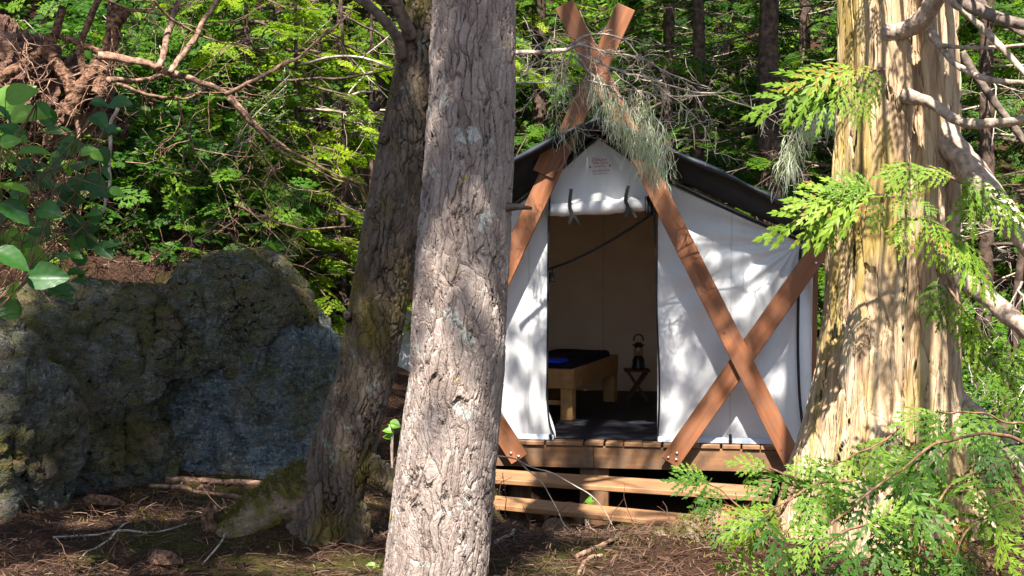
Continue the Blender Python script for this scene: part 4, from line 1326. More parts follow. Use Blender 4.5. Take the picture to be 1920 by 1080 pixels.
# sapling boughs, lower right
sap = empty('cedar_sapling', U(1480, 1085, 6.4), 'feathery green cedar sapling boughs at the foot of the pale broad cedar', 'sapling')
BOUGHS = [([(1960, 850), (1900, 822), (1840, 812), (1760, 832), (1700, 870), (1640, 920), (1560, 985)], .011, .005, 6.6, 6.1, 10, 1.05),
          ([(1452, 1130), (1450, 1050), (1420, 990), (1470, 960), (1490, 900), (1440, 880)], .013, .005, 6.3, 6.3, 6, .7),
          ([(1420, 1010), (1395, 960), (1355, 925), (1325, 905)], .007, .003, 6.3, 6.3, 8, .62),
          ([(1450, 1100), (1500, 1050), (1560, 1010), (1620, 985)], .011, .006, 6.2, 6.0, 5, .9),
          ([(1600, 900), (1540, 905), (1480, 935), (1430, 960)], .007, .004, 6.3, 6.1, 5, .85),
          ([(1930, 900), (1860, 880), (1800, 900), (1740, 960), (1720, 1040)], .009, .004, 6.5, 6.2, 7, .95),
          ([(1720, 860), (1715, 900), (1740, 950), (1800, 1000), (1870, 1080)], .012, .01, 6.6, 6.3, 4, .9),
          ([(1730, 860), (1722, 910), (1690, 985), (1640, 1090)], .012, .01, 6.6, 6.3, 3, .8),
          ([(1960, 960), (1900, 940), (1850, 960), (1800, 1010), (1780, 1080)], .008, .004, 6.4, 6.2, 6, .95),
          ([(1700, 790), (1650, 830), (1590, 860), (1540, 870)], .006, .003, 6.8, 6.6, 8, .8),
          ([(1960, 800), (1890, 790), (1820, 770), (1760, 775)], .007, .004, 6.9, 6.7, 7, .9)]
st = MB()
fo = MB()
for pts, r0, r1, d0, d1, nf, fs in BOUGHS:
    n = len(pts)
    p_ = catmull([U(x, y, d0 + (d1 - d0) * i / (n - 1)) for i, (x, y) in enumerate(pts)], 40)
    tube(st, p_ + 0.012 * np.stack([vnoise(p_ * 11 + q) for q in (0, 5, 9)], -1), np.linspace(r0, r1, 40) * .8, 8, wob=0.2)
    T_, _, _ = frames(p_)
    ii = np.clip((np.linspace(0.12, 1, nf) * 39).astype(int), 0, 39)
    sgn = np.where(np.arange(nf) % 2, 1, -1)[:, None]
    side = nrm(np.cross(T_[ii], [0, -0.6, 0.8])) * sgn
    side[:, 2] = -np.abs(side[:, 2]) * 0.6 - 0.35
    dr = nrm(T_[ii] * 0.75 + side + rng.normal(0, .25, (nf, 3)))
    put_fronds(fo, p_[ii], dr, (0.17 + 0.1 * rng.random(nf)) * fs * 1.25, NEAR, up=np.array([0.0, -0.8, 0.6]) + rng.normal(0, .35, (nf, 3)), tint=np.clip(rng.normal(.42, .26, nf), 0, 1))
    put_fronds(fo, p_[-1:], T_[-1:], 0.22 * fs, NEAR, up=np.array([[0.0, -0.8, 0.6]]), tint=0.7)
st.build('stem', M['twig_brown'], sap, smooth=True, loc=np.array(sap.location))
fo.build('foliage', M['cedar_leaf'], sap, loc=np.array(sap.location))

# ------------------------------------------------------------------ rocks
def rock(name, c, planes, dims, seed, parent, label=None, amp=0.10, k=(300, 180), cat='boulder', mat='rock', EX=22):
    a = np.arange(k[0]) * 2 * math.pi / k[0]
    b = np.linspace(-math.pi / 2 + 0.02, math.pi / 2 - 0.02, k[1])
    A, B = np.meshgrid(a, b, indexing='ij')
    d = np.stack([np.cos(B) * np.cos(A), np.cos(B) * np.sin(A), np.sin(B)], -1)
    inv = np.full(A.shape, 0.82 ** EX)
    rk = np.random.default_rng(int(seed * 10))
    planes = list(planes) + [(rk.normal(0, 1, 3), rk.uniform(.84, 1.02)) for _ in range(16)]
    for n, h in planes:
        n = nrm(np.array(n, float))
        inv = inv + np.maximum(0, (d @ n) / h) ** EX
    r = inv ** (-1 / EX)
    r = r * (1 + amp * fbm(d * 1.7 * (1 + 0 * r[..., None]) + seed, 5) + 0.5 * amp * np.abs(fbm(d * 4 + seed * 2, 4)))
    r = r * (1 - 0.07 * np.clip(1 - 7 * np.abs(fbm(d * np.array([2.6, 2.6, 1.1]) + seed * 3, 3)), 0, 1) + 0.03 * fbm(d * 9 + seed, 4))
    v = np.asarray(c) + d * r[..., None] * np.asarray(dims)
    m2 = MB()
    m2.add(v, grid_faces(k[0], k[1], True))
    o = m2.build(name, M[mat], parent, smooth=True, loc=np.asarray(c, float))
    if label:
        tag(o, label, cat)
    return o, v
crag = empty('rock_outcrop', (-1.95, 9.7, 0.9), 'large blue grey rock face with mossy top left of the leaning tree', 'rock')
_, v1 = rock('rock_face', (-1.80, 10.0, 1.36), [((0.12, -1, 0.12), 0.72), ((-1, -0.6, 0.05), 0.8), ((1, -0.25, 0.45), 0.82), ((0, 0, 1), 0.85), ((-0.5, -0.7, .7), 0.9), ((.6, -.4, .8), .86), ((0, 1, 0), 1), ((0, 0, -1), 1)], (0.82, 0.75, 0.98), 3.1, crag, amp=0.10)
_, v2 = rock('rock_cap', (-1.84, 9.84, 2.02), [((0.1, -1, -0.1), 0.75), ((-1, -0.3, 0.4), 0.85), ((1, -0.2, 0.7), 0.75), ((.1, -.3, 1), 0.85), ((.3, -.8, .7), .85)], (0.52, 0.60, 0.44), 8.7, crag, amp=0.26, mat='rock_moss', EX=9)
_, v3 = rock('rock_buttress', (-2.86, 9.45, 1.2), [((0.5, -1, 0.1), 0.75), ((-1, -0.3, 0.1), 0.8), ((1, -0.2, 0.1), 0.7), ((0, -.2, 1), 0.85)], (0.98, 0.62, 0.98), 13.2, crag, amp=0.26, mat='rock_moss', EX=14)
_, v5 = rock('rock_shoulder', (-2.72, 9.6, 1.92), [((0.2, -1, 0.3), 0.75), ((-1, -0.3, 0.1), 0.8), ((1, -0.2, 0.1), 0.8), ((0, -.3, 1), 0.8)], (0.86, 0.55, 0.36), 33.3, crag, amp=0.28, mat='rock_moss', EX=9)
_, v4 = rock('boulder', (-3.2, 8.3, 1.28), [((0.35, -1, 0.1), 0.75), ((1, -0.35, 0.0), 0.8), ((0.2, -.2, 1), 0.84), ((.7, -.7, .5), .85)], (0.78, 0.66, 1.0), 21.5, None, 'tall pale mossy boulder at the left edge, nearer than the blue grey rock', amp=0.24, mat='rock_pale', EX=14)
# moss tufts on the rock tops
m2 = MB()
for v, n in ((v1, 3600), (v2, 9000), (v3, 7000), (v4, 6000), (v5, 9000)):
    P = v.reshape(-1, 3)
    nn = np.cross(np.roll(v, -1, 0) - np.roll(v, 1, 0), np.roll(v, -1, 1) - np.roll(v, 1, 1)).reshape(-1, 3)
    nn = nrm(nn)
    wgt = np.clip(nn[:, 2] - 0.05 + 0.5 * fbm(P * 2.3, 4), 0, 1) * (P[:, 1] < 10.3) + 1e-9
    idx = rng.choice(len(P), n, p=wgt / wgt.sum())
    p = P[idx] + rng.normal(0, 0.012, (n, 3)) + nn[idx] * 0.012
    tv = np.array([(0, -0.12, 0), (0, 0.12, 0), (1, 0, 0.1)], float)
    place(m2, tv, None, np.array([[0, 1, 2]]), p, nn[idx] + rng.normal(0, .6, (n, 3)), rng.normal(0, 1, (n, 3)), 0.012 + 0.018 * rng.random(n), 0, np.clip(rng.normal(.45, .25, n), 0, 1))
tag(m2.build('moss', M['moss_fibre']), kind='stuff')

# ------------------------------------------------------------------ dead branches
def grow(m2, p, d, L, r, lvl, up=0.0, wig=0.25, kids=4, spread=0.9, mat=0, sides=5, rs=None):
    rs = rs or np.random.default_rng(1)
    n = max(5, int(L / 0.12)) if L > 0.4 else 5
    pts = [np.asarray(p, float)]
    d = nrm(d)
    for i in range(n):
        d = nrm(d + rs.normal(0, wig / math.sqrt(n) * 1.2, 3) + [0, 0, up / n])
        pts.append(pts[-1] + d * L / n)
    pts = np.array(pts)
    tube(m2, pts, np.linspace(r, max(r * 0.35, 0.0015), len(pts)), sides if lvl > 0 else 4, mat, wob=0.1)
    if lvl > 0:
        for k in range(kids):
            t = rs.uniform(0.2, 0.97)
            i = int(t * n)
            dd = nrm(pts[min(i + 1, n)] - pts[i])
            sd = nrm(np.cross(dd, rs.normal(0, 1, 3)))
            grow(m2, pts[i], dd * rs.uniform(.3, 1) + sd * spread, L * rs.uniform(.3, .6) * (1 - .4 * t), r * (1 - 0.6 * t) * 0.55, lvl - 1, up, wig, kids, spread, mat, sides, rs)
    return pts

def px_branch(m2, pts, d0, d1, r0, r1, n=40, k=8, mat=0):
    m = len(pts)
    p_ = catmull([U(x, y, d0 + (d1 - d0) * i / (m - 1)) for i, (x, y) in enumerate(pts)], n)
    p_ = p_ + 0.012 * np.stack([vnoise(p_ * 9 + s) for s in (0, 31, 77)], -1)
    tube(m2, p_, np.linspace(r0, r1, n), k, mat, wob=0.2)
    return p_

def twigs_on(m2, p_, n, L, r, rs, mat=0, up=-0.2, lvl=1):
    for k in range(n):
        i = rs.integers(3, len(p_) - 1)
        d = nrm(p_[i] - p_[i - 1]) * rs.uniform(.2, 1.0) + nrm(rs.normal(0, 1, 3) * [1, .7, 1])
        grow(m2, p_[i], d, L * rs.uniform(.4, 1.2), r, lvl, up, 0.5, 4, 0.8, mat, 4, rs)

stump = empty('uprooted_stump', U(60, 260, 10.6), 'uprooted reddish stump with twisted roots at the upper left corner', 'stump')
m2 = MB()
p_ = catmull([U(-260, 60, 11.2), U(-80, 110, 10.9), U(40, 160, 10.7), U(150, 215, 10.7), U(215, 265, 10.9)], 200)
tube(m2, p_, np.interp(np.linspace(0, 1, 200), [0, .35, .6, .85, 1], [.30, .32, .30, .24, .1]), 110, wob=0.35)
m2.build('log_body', M['redlog'], stump, smooth=True, loc=p_[90])
rs = np.random.default_rng(3)
for pts, r0, r1 in (([(215, 10), (208, 80), (170, 140), (142, 180), (130, 215)], .05, .075), ([(92, 62), (98, 105), (125, 145), (142, 185)], .045, .06), ([(104, 66), (150, 82), (190, 98)], .025, .02),
                    ([(142, 175), (146, 225), (145, 268)], .022, .014), ([(160, 150), (152, 90), (170, 30), (190, -10)], .03, .025), ([(188, 140), (170, 130), (120, 148), (105, 120)], .012, .01),
                    ([(0, 150), (60, 110), (100, 70), (120, 10)], .05, .03), ([(40, 215), (90, 235), (125, 255), (150, 265)], .025, .012), ([(235, 15), (210, 60), (200, 120), (185, 175)], .05, .06)):
    m2 = MB()
    px_branch(m2, pts, 10.3, 10.3, r0 * .85, r1 * .85, 70, 16)
    m2.build('root', M['root_bark'] if r0 > .024 else M['twig_red'], stump, smooth=True)
m2 = MB()
for k in range(26):
    a = U(rs.uniform(30, 240), rs.uniform(40, 200), 10.25)
    grow(m2, a, rs.normal(0, 1, 3) * [1, .4, 1], rs.uniform(.3, .7), .005, 1, -.2, .7, 4, .8, 0, 5, rs)
m2.build('fine_roots', M['twig_red'], stump, smooth=True)

db = empty('dead_branch', U(190, 112, 10.0), 'long bare branching dead limb reaching right from the uprooted stump', 'branch')
m2 = MB()
DB = [([(185, 105), (240, 112), (300, 128), (370, 150), (430, 180), (480, 235), (560, 290), (640, 330), (690, 350)], .033, .007, 18),
      ([(300, 131), (312, 75), (328, 20), (345, -30)], .028, .02, 6), ([(318, 137), (345, 100), (372, 60), (395, 20), (420, -30)], .026, .018, 6),
      ([(425, 178), (500, 138), (560, 105), (620, 58), (660, 20)], .018, .007, 10), ([(220, 158), (290, 180), (350, 183), (395, 163)], .016, .008, 5),
      ([(200, 148), (260, 150), (310, 142)], .026, .012, 4), ([(430, 185), (470, 230), (520, 278), (600, 322), (670, 350)], .017, .006, 10),
      ([(468, 265), (500, 305), (530, 350), (570, 378)], .010, .005, 6), ([(290, 0), (330, 40), (400, 75), (470, 90)], .012, .006, 6), ([(440, 385), (500, 410), (580, 430), (660, 425)], .012, .005, 6),
      ([(180, -10), (250, 20), (330, 30)], .012, .006, 6), ([(330, 180), (350, 240), (370, 290), (415, 350)], .01, .005, 5), ([(425, 435), (450, 460), (500, 480), (560, 480)], .01, .005, 6)]
for pts, r0, r1, nt in DB:
    p_ = px_branch(m2, pts, 9.9, 10.4, r0 * .85, r1 * .85, 60, 10)
    twigs_on(m2, p_, int(nt * .85), .55, .0045, rs, lvl=1)
m2.build('branches', M['twig_red'], db, smooth=True, loc=np.array(db.location))

def lichen(m2, pts, n, length, rs, w=0.0026, spread=0.03):
    """hair lichen: drooping ribbons hung along a path"""
    pts = np.asarray(pts)
    for k in range(n):
        p = pts[rs.integers(0, len(pts))] + rs.normal(0, spread, 3)
        L = length * rs.uniform(.25, 1.0)
        seg = 5
        q = [p]
        d = nrm(np.array([rs.normal(0, .5), rs.normal(0, .5), -1]))
        for s in range(seg):
            d = nrm(d + rs.normal(0, .28, 3) + [0, 0, -.25])
            q.append(q[-1] + d * L / seg)
        q = np.array(q)
        sd = nrm(np.array([rs.normal(), rs.normal(), 0])) * w * np.linspace(1, .4, seg + 1)[:, None]
        v = np.stack([q - sd, q + sd], 1).reshape(-1, 3)
        i = np.arange(seg) * 2
        m2.add(v, np.stack([i, i + 1, i + 3, i + 2], -1), tint=float(np.clip(rs.normal(.5, .25), 0, 1)))

hb = empty('dead_branch', U(1060, 90, 11.6), 'dead twiggy branch draped with pale hanging lichen in front of the crossed poles', 'branch')
m2 = MB()
lc = MB()
rs = np.random.default_rng(9)
HB = [([(940, 102), (1000, 98), (1050, 96), (1095, 82)], .020, .014, 4, 0, 0),
      ([(1060, 88), (1110, 66), (1165, 72), (1200, 105), (1232, 150), (1248, 215)], .010, .004, 6, 0, 0), ([(1085, 85), (1130, 95), (1200, 108), (1260, 140), (1330, 165)], .010, .004, 7, 0, 0),
      ([(1080, 100), (1150, 128), (1250, 158), (1340, 180), (1420, 205), (1460, 235)], .010, .003, 9, 40, .12), ([(1075, 105), (1110, 140), (1170, 190), (1215, 240), (1240, 300)], .012, .005, 10, 420, .34),
      ([(1085, 110), (1130, 165), (1160, 200), (1185, 255)], .010, .004, 8, 300, .36), ([(1070, 100), (1060, 150), (1075, 210), (1090, 280)], .008, .003, 6, 80, .25), ([(1060, 98), (1045, 150), (1040, 200), (1050, 255)], .008, .003, 6, 90, .25),
      ([(1050, 96), (1020, 110), (985, 135), (975, 150)], .007, .003, 5, 10, .1), ([(1055, 85), (1020, 80), (1000, 100)], .006, .003, 4, 0, 0), ([(1100, 150), (1180, 170), (1260, 180), (1360, 178)], .007, .003, 6, 30, .2),
      ([(1150, 135), (1200, 180), (1235, 235), (1248, 275)], .007, .003, 8, 200, .3), ([(1230, 160), (1290, 205), (1330, 260), (1345, 300)], .006, .002, 5, 30, .2), ([(970, 155), (1050, 155), (1110, 165)], .007, .004, 4, 40, .2)]
for pts, r0, r1, nt, nl, ll in HB:
    p_ = px_branch(m2, pts, 11.6, 11.9, r0, r1, 36, 6)
    twigs_on(m2, p_, int(nt * 1.9), .34, .004, rs, lvl=1, up=-.3)
    if nl:
        lichen(lc, p_[8:], int(nl * .45), ll, rs)
m2.build('twigs', M['twig'], hb, smooth=True, loc=np.array(hb.location))
for cx, cy, n in ((1170, 230, 130), (1205, 260, 200), (1225, 290, 170), (1120, 170, 60), (1150, 190, 100), (1240, 310, 70)):
    lichen(lc, [U(cx + rs.normal(0, 10), cy + rs.normal(0, 10), 11.75) for _ in range(12)], n, .22, rs, spread=.05)
lc.build('hanging_lichen', M['lichen'], hb, loc=np.array(hb.location))
lb_ = empty('dead_branch', U(1580, 205, 9.2), 'drooping lichen covered branch hanging left of the pale cedar trunk', 'branch')
m2, lc = MB(), MB()
p_ = px_branch(m2, [(1600, 200), (1560, 215), (1520, 235), (1485, 260), (1478, 300)], 9.2, 9.2, .01, .004)
twigs_on(m2, p_, 6, .2, .003, rs)
lichen(lc, p_, 420, .17, rs, spread=.03)
lichen(lc, p_[-6:], 90, .3, rs, spread=.015)
m2.build('twigs', M['twig'], lb_, smooth=True)
lc.build('hanging_lichen', M['lichen'], lb_)

# ------------------------------------------------------------------ background trees and plants
def conifer(px, d, r, label, h=11.0, nb=70, blen=2.0, zlo=1.2, mat='far_leaf', frs=0.34, dead=14, bare=0.5, seed=0, name='conifer_tree', lean_=0.0, fill=1.0, group='forest trees behind the camp'):
    rs = np.random.default_rng(seed + 100)
    x = U(px, 400, d)[0]
    z0 = gz(x, d)
    root = empty(name, (x, d, z0), label, 'tree', group)
    m2 = MB()
    zz = np.linspace(-0.3, h, 24)
    pth = np.stack([x + lean_ * zz + 0.04 * vnoise(np.stack([zz * .5, 0 * zz + seed, 0 * zz], -1)), d + 0 * zz, z0 + zz], -1)
    tube(m2, pth, np.maximum(0.015, r * (1 - 0.75 * np.clip(zz, 0, h) / h)) * np.where(zz < 0.3, 1.25, 1), 14, wob=0.1)
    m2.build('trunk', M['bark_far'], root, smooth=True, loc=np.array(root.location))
    m2, fo_ = MB(), MB()
    O, Dv, Sc, Tn = [], [], [], []
    for k in range(nb):
        zb_ = zlo + (h - zlo) * rs.random() ** 1.5
        L = blen * (1 - 0.75 * (zb_ - zlo) / (h - zlo)) * rs.uniform(.5, 1.15)
        az = rs.uniform(0, 2 * math.pi)
        dr = np.array([math.cos(az), math.sin(az), rs.uniform(-.1, .3)])
        n = 9
        tt = np.linspace(0, 1, n)
        base = np.array([x + lean_ * zb_, d, z0 + zb_])
        bp = base + np.outer(tt * L, dr) + np.stack([0 * tt, 0 * tt, -0.35 * L * tt ** 2], -1) + 0.05 * L * np.stack([vnoise(np.stack([tt * 3, 0 * tt + k, 0 * tt + s], -1)) for s in range(3)], -1) * tt[:, None]
        tube(m2, bp, np.linspace(.016, .004, n) * (1 + .5 * (L > 1.5)), 5)
        nf = int(L * 8.5 * fill)
        ti = rs.uniform(.25, 1, nf)
        pos = np.stack([np.interp(ti, tt, bp[:, c]) for c in range(3)], -1)
        sd = np.cross(dr, [0, 0, 1.0]) * np.where(rs.random(nf) < .5, 1, -1)[:, None]
        O.append(pos)
        Dv.append(nrm(dr * 0.7 + sd * rs.uniform(.5, 1.2, nf)[:, None] + np.stack([0 * ti, 0 * ti, rs.uniform(-.7, .05, nf)], -1)))
        Sc.append(frs * rs.uniform(.6, 1.2, nf))
        Tn.append(np.clip(rs.normal(.5, .15) + rs.normal(0, .18, nf), 0, 1))
    dm = MB()
    for k in range(dead):
        zb_ = rs.uniform(.8, min(h, 6.5))
        az = rs.uniform(0, 2 * math.pi)
        grow(dm, (x + lean_ * zb_, d, z0 + zb_), (math.cos(az), math.sin(az), rs.uniform(-.25, .2)), rs.uniform(.8, 2.0), .013, 2, -.25, .4, 4, .7, 0, 4, rs)
    dm.build('dead_branches', M['twig'] if seed % 2 else M['twig_dark'], root, smooth=True, loc=np.array(root.location))
    if nb:
        m2.build('branches', M['twig_dark'], root, smooth=True, loc=np.array(root.location))
        put_fronds(fo_, np.vstack(O), np.vstack(Dv), np.concatenate(Sc), FAR, tint=np.concatenate(Tn))
        fo_.build('crown', M[mat], root, loc=np.array(root.location))
    return root

BG = [  # px, depth, trunk radius, label, extra
    (1305, 19.0, .11, 'straight dark trunk standing just right of the crossed pole tips', dict(nb=40, dead=12)),
    (1252, 21.5, .11, 'reddish brown trunk behind and left of the dark straight trunk by the pole tips', dict(nb=60, dead=12)),
    (1442, 18.5, .17, 'thick dark trunk behind the right slope of the black tarp', dict(nb=30, dead=40, blen=1.9)),
    (1505, 21.5, .10, 'thin branchy conifer close behind the left edge of the pale cedar trunk', dict(nb=80, dead=26)),
    (1375, 24.0, .12, 'leafy conifer far back between the two dark trunks above the tarp', dict(nb=90, h=13)),
    (1180, 24.5, .12, 'leafy conifer far back behind the crossing of the poles', dict(nb=95, h=13)),
    (1010, 22.0, .13, 'bushy conifer between the thick grey trunk and the crossed poles', dict(nb=95, h=12)),
    (1850, 16.5, .10, 'conifer behind the bowed limbs at the right edge', dict(nb=70, dead=24)),
    (1960, 19.5, .14, 'deep green conifer at the far right edge', dict(nb=90)),
    (1620, 22.0, .13, 'tall conifer hidden mostly behind the pale cedar trunk', dict(nb=70)),
    (705, 19.0, .09, 'slim pale trunk left of the leaning mossy trunk', dict(nb=70, h=7.5, dead=10, mat='lit_leaf')),
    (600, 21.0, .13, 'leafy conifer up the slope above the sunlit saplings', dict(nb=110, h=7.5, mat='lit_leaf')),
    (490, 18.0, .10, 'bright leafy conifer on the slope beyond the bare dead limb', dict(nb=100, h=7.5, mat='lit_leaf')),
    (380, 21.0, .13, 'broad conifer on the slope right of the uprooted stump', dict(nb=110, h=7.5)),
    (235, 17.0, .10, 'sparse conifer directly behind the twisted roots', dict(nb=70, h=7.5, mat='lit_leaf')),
    (80, 19.5, .13, 'conifer behind the reddish log in the upper left corner', dict(nb=100, h=11)),
    (-60, 16.0, .12, 'conifer at the extreme left edge above the big dark leaves', dict(nb=80, h=10)),
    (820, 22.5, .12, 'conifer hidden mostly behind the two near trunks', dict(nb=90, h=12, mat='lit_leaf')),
]
for i, (px, d, r, lab, kw) in enumerate(BG):
    conifer(px, d, r, lab, seed=i, **kw)
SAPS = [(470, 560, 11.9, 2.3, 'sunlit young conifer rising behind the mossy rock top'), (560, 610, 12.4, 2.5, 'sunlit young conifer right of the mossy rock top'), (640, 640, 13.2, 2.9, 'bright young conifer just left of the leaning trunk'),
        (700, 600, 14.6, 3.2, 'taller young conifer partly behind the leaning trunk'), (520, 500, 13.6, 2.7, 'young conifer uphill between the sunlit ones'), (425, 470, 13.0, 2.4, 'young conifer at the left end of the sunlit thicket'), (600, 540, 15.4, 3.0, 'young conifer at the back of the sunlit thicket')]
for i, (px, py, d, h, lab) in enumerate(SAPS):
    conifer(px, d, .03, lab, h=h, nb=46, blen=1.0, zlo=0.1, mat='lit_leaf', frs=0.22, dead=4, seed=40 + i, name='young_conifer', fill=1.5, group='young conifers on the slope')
conifer(1872, 10.5, .065, 'short pale dead snag at the right edge behind the cedar limbs', h=1.95, nb=0, dead=3, seed=71, name='dead_snag', lean_=0.12, group=None)

def shrub(px, d, h, w, n, label, mat='broad_leaf', ls=0.05, name='leafy_shrub', stems=7, seed=0, group='leafy shrubs on the slope', x=None):
    rs = np.random.default_rng(seed + 500)
    x = U(px, 400, d)[0] if x is None else x
    z0 = gz(x, d)
    root = empty(name, (x, d, z0), label, 'shrub', group)
    m2, fo_ = MB(), MB()
    O, Dv = [], []
    for s in range(stems):
        a = rs.uniform(0, 2 * math.pi)
        e = np.array([math.cos(a) * w, math.sin(a) * w * .8, h * rs.uniform(.6, 1.05)])
        bp = catmull([np.array([x, d, z0 - .05]), np.array([x, d, z0]) + e * [.35, .35, .6], np.array([x, d, z0]) + e], 14)
        tube(m2, bp, np.linspace(.009, .003, 14), 5)
        nn = n // stems
        for q in range(5):
            i = rs.integers(4, 14)
            tp = bp[i]
            d2 = nrm(rs.normal(0, 1, 3) * [1, 1, .5])
            L = w * rs.uniform(.3, .7)
            tw = tp + np.outer(np.linspace(0, 1, 5), d2 * L)
            tube(m2, tw, np.linspace(.004, .002, 5), 4)
            k = nn // 5
            f_ = rs.uniform(.1, 1, k)
            O.append(tp + np.outer(f_, d2 * L) + rs.normal(0, .02, (k, 3)))
            dv = d2 * .5 + rs.normal(0, 1, (k, 3)) * [1, 1, .35]
            Dv.append(dv)
    O, Dv = np.vstack(O), np.vstack(Dv)
    k = len(O)
    up = np.array([0, -.35, 1.0]) + rs.normal(0, .4, (k, 3))
    place(fo_, LEAF[0], LEAF[1], LEAF[2], O, Dv, up, ls * rs.uniform(.6, 1.25, k), 0, np.clip(rs.normal(.5, .25, k), 0, 1))
    m2.build('stems', M['twig'], root, smooth=True, loc=np.array(root.location))
    fo_.build('leaves', M[mat], root, loc=np.array(root.location))
SH = [(250, 11.2, .9, .55, 700, 'dark leafy shrub under the bare dead limb near the stump'), (340, 10.9, .7, .5, 700, 'leafy shrub just above the mossy cap of the rock'), (410, 11.4, .95, .55, 800, 'bright leafy shrub between the rock top and the young conifers'),
      (330, 12.6, 1.2, .7, 900, 'tall leafy shrub higher up the slope behind the dead limb'), (180, 12.4, 1.1, .7, 900, 'leafy shrub below the twisted roots'), (450, 12.4, 1.2, .65, 900, 'leafy shrub on the slope left of the sunlit thicket'),
      (1880, 10.5, .8, .5, 700, 'bright green leafy shrub at the right edge below the cedar limbs'), (1930, 11.5, 1.1, .6, 700, 'leafy shrub in the far right corner behind the limbs'), (1840, 12.5, 1.0, .6, 700, 'leafy shrub between the cedar and the pale snag')]
for i, a in enumerate(SH):
    shrub(*a, seed=i)
# undergrowth that reads as one mass
m2 = MB()
n = 78000
xx = rng.uniform(-14, 14, n)
yy = 11.2 + 27 * rng.random(n) ** 1.25
n2 = 9000
xx[:n2] = rng.uniform(-4.2, -1.2, n2)
yy[:n2] = rng.uniform(10.3, 13.5, n2)
keep = ~((xx > -1.7) & (xx < 3.6) & (yy < 18.8)) & ~((xx > -1.2) & (yy < 13.0)) & (np.abs(xx) < yy * .56) & ~((xx < -1.2) & (yy < 11.5 + .5 * np.sin(xx * 3)) & (rng.random(n) < .3))
xx, yy = xx[keep], yy[keep]
n = len(xx)
hh = rng.random(n) ** 1.4 * (0.5 + 0.9 * np.clip(0.5 + fbm(np.stack([xx * .9, yy * .9, 0 * xx], -1), 3) * 1.4, 0, 1))
p = np.stack([xx, yy, hgt(xx, yy) + hh], -1)
half = rng.random(n) < .6
up = np.array([0, -.4, 1.0]) + rng.normal(0, .4, (n, 3))
tn = np.clip(0.5 + .5 * fbm(p * .9, 3) + rng.normal(0, .2, n), 0, 1)
place(m2, LEAF[0], LEAF[1], LEAF[2], p[half], rng.normal(0, 1, (half.sum(), 3)) * [1, 1, .4], up[half], rng.uniform(.05, .10, half.sum()) * np.where(yy[half] > 24, 1.8, 1), 0, tn[half])
h2 = ~half & (rng.random(n) < .5)
put_fronds(m2, p[h2], rng.normal(0, 1, (h2.sum(), 3)) * [1, 1, .3] + [0, -.4, -.1], rng.uniform(.15, .32, h2.sum()) * np.where(yy[h2] > 24, 1.9, 1), FAR, up=up[h2], tint=tn[h2])
tag(m2.build('undergrowth', M['broad_leaf']), kind='stuff')

# ------------------------------------------------------------------ big salal leaves, left
def big_leaf():
    nu_, nv_ = 17, 9
    s, t2 = np.meshgrid(np.linspace(0, 1, nu_), np.linspace(-1, 1, nv_), indexing='ij')
    wd = 0.36 * np.sin(math.pi * np.clip(s, 0, 1) ** 0.72) ** 0.8
    wd[0], wd[-1] = 0.015, 0.006
    y = t2 * wd
    z = 0.10 * np.abs(t2) ** 1.2 * wd / .36 - 0.22 * s * s + 0.016 * np.sin(s * 30 - np.abs(t2) * 9) * np.sqrt(np.abs(t2)) - 0.03 * np.exp(-(t2 / .12) ** 2) * (1 - s)
    return np.stack([s, y, z], -1).reshape(-1, 3), grid_faces(nu_, nv_)
BLV, BLQ = big_leaf()
sal = empty('salal_shrub', (-2.25, 5.5, gz(-2.25, 5.5)), 'shrub with large glossy oval leaves at the left edge above the pale boulder', 'shrub')
m2, fo = MB(), MB()
rs = np.random.default_rng(17)
HERO = [(-10, 215, 62, 150, .9), (15, 225, 95, 205, .95), (10, 185, 70, 165, .9), (-25, 190, 30, 220, .3), (20, 235, 60, 270, .85), (70, 190, 95, 215, .6), (-20, 350, 60, 345, .95), (-20, 460, 95, 478, .95), (20, 560, 30, 525, .95), (-10, 470, 60, 500, .35), (50, 520, 130, 515, .2),
        (90, 530, 140, 560, .25), (110, 275, 160, 272, .15), (170, 190, 205, 195, .2), (205, 195, 245, 188, .25), (175, 215, 200, 235, .2), (120, 350, 200, 340, .15), (115, 345, 150, 390, .1), (160, 330, 205, 370, .1), (60, 300, 20, 330, .15), (60, 330, 105, 350, .15),
        (70, 390, 115, 400, .2), (0, 380, 60, 415, .2), (30, 290, 95, 275, .8), (120, 410, 165, 420, .15), (130, 425, 150, 460, .15), (145, 455, 190, 460, .2), (10, 400, -20, 440, .3), (170, 285, 195, 300, .9), (150, 290, 185, 275, .8), (0, 270, 40, 260, .8), (95, 440, 50, 430, .3), (40, 590, -20, 560, .6), (30, 300, 0, 290, .9), (205, 355, 235, 365, .85)]
o, dr, sc_, tn = [], [], [], []
for x0, y0, x1, y1, t2 in HERO:
    d = 5.3 + rs.uniform(-.25, .35)
    a, b = U(x0, y0, d), U(x1, y1, d - rs.uniform(-.02, .06))
    o.append(a)
    dr.append(b - a)
    sc_.append(np.linalg.norm(b - a) * .95)
    tn.append(t2)
for k in range(110):
    d = 5.4 + rs.uniform(-.2, .8)
    a = U(rs.uniform(-60, 200), rs.uniform(230, 560), d)
    o.append(a)
    dr.append(rs.normal(0, 1, 3) * [1, .5, .5])
    sc_.append(rs.uniform(.05, .095))
    tn.append(rs.uniform(.05, .75))
o = np.array(o)
place(fo, BLV, BLQ, None, o, np.array(dr), np.array([0, -.75, .75]) + rs.normal(0, .25, (len(o), 3)), np.array(sc_), 0, np.array(tn))
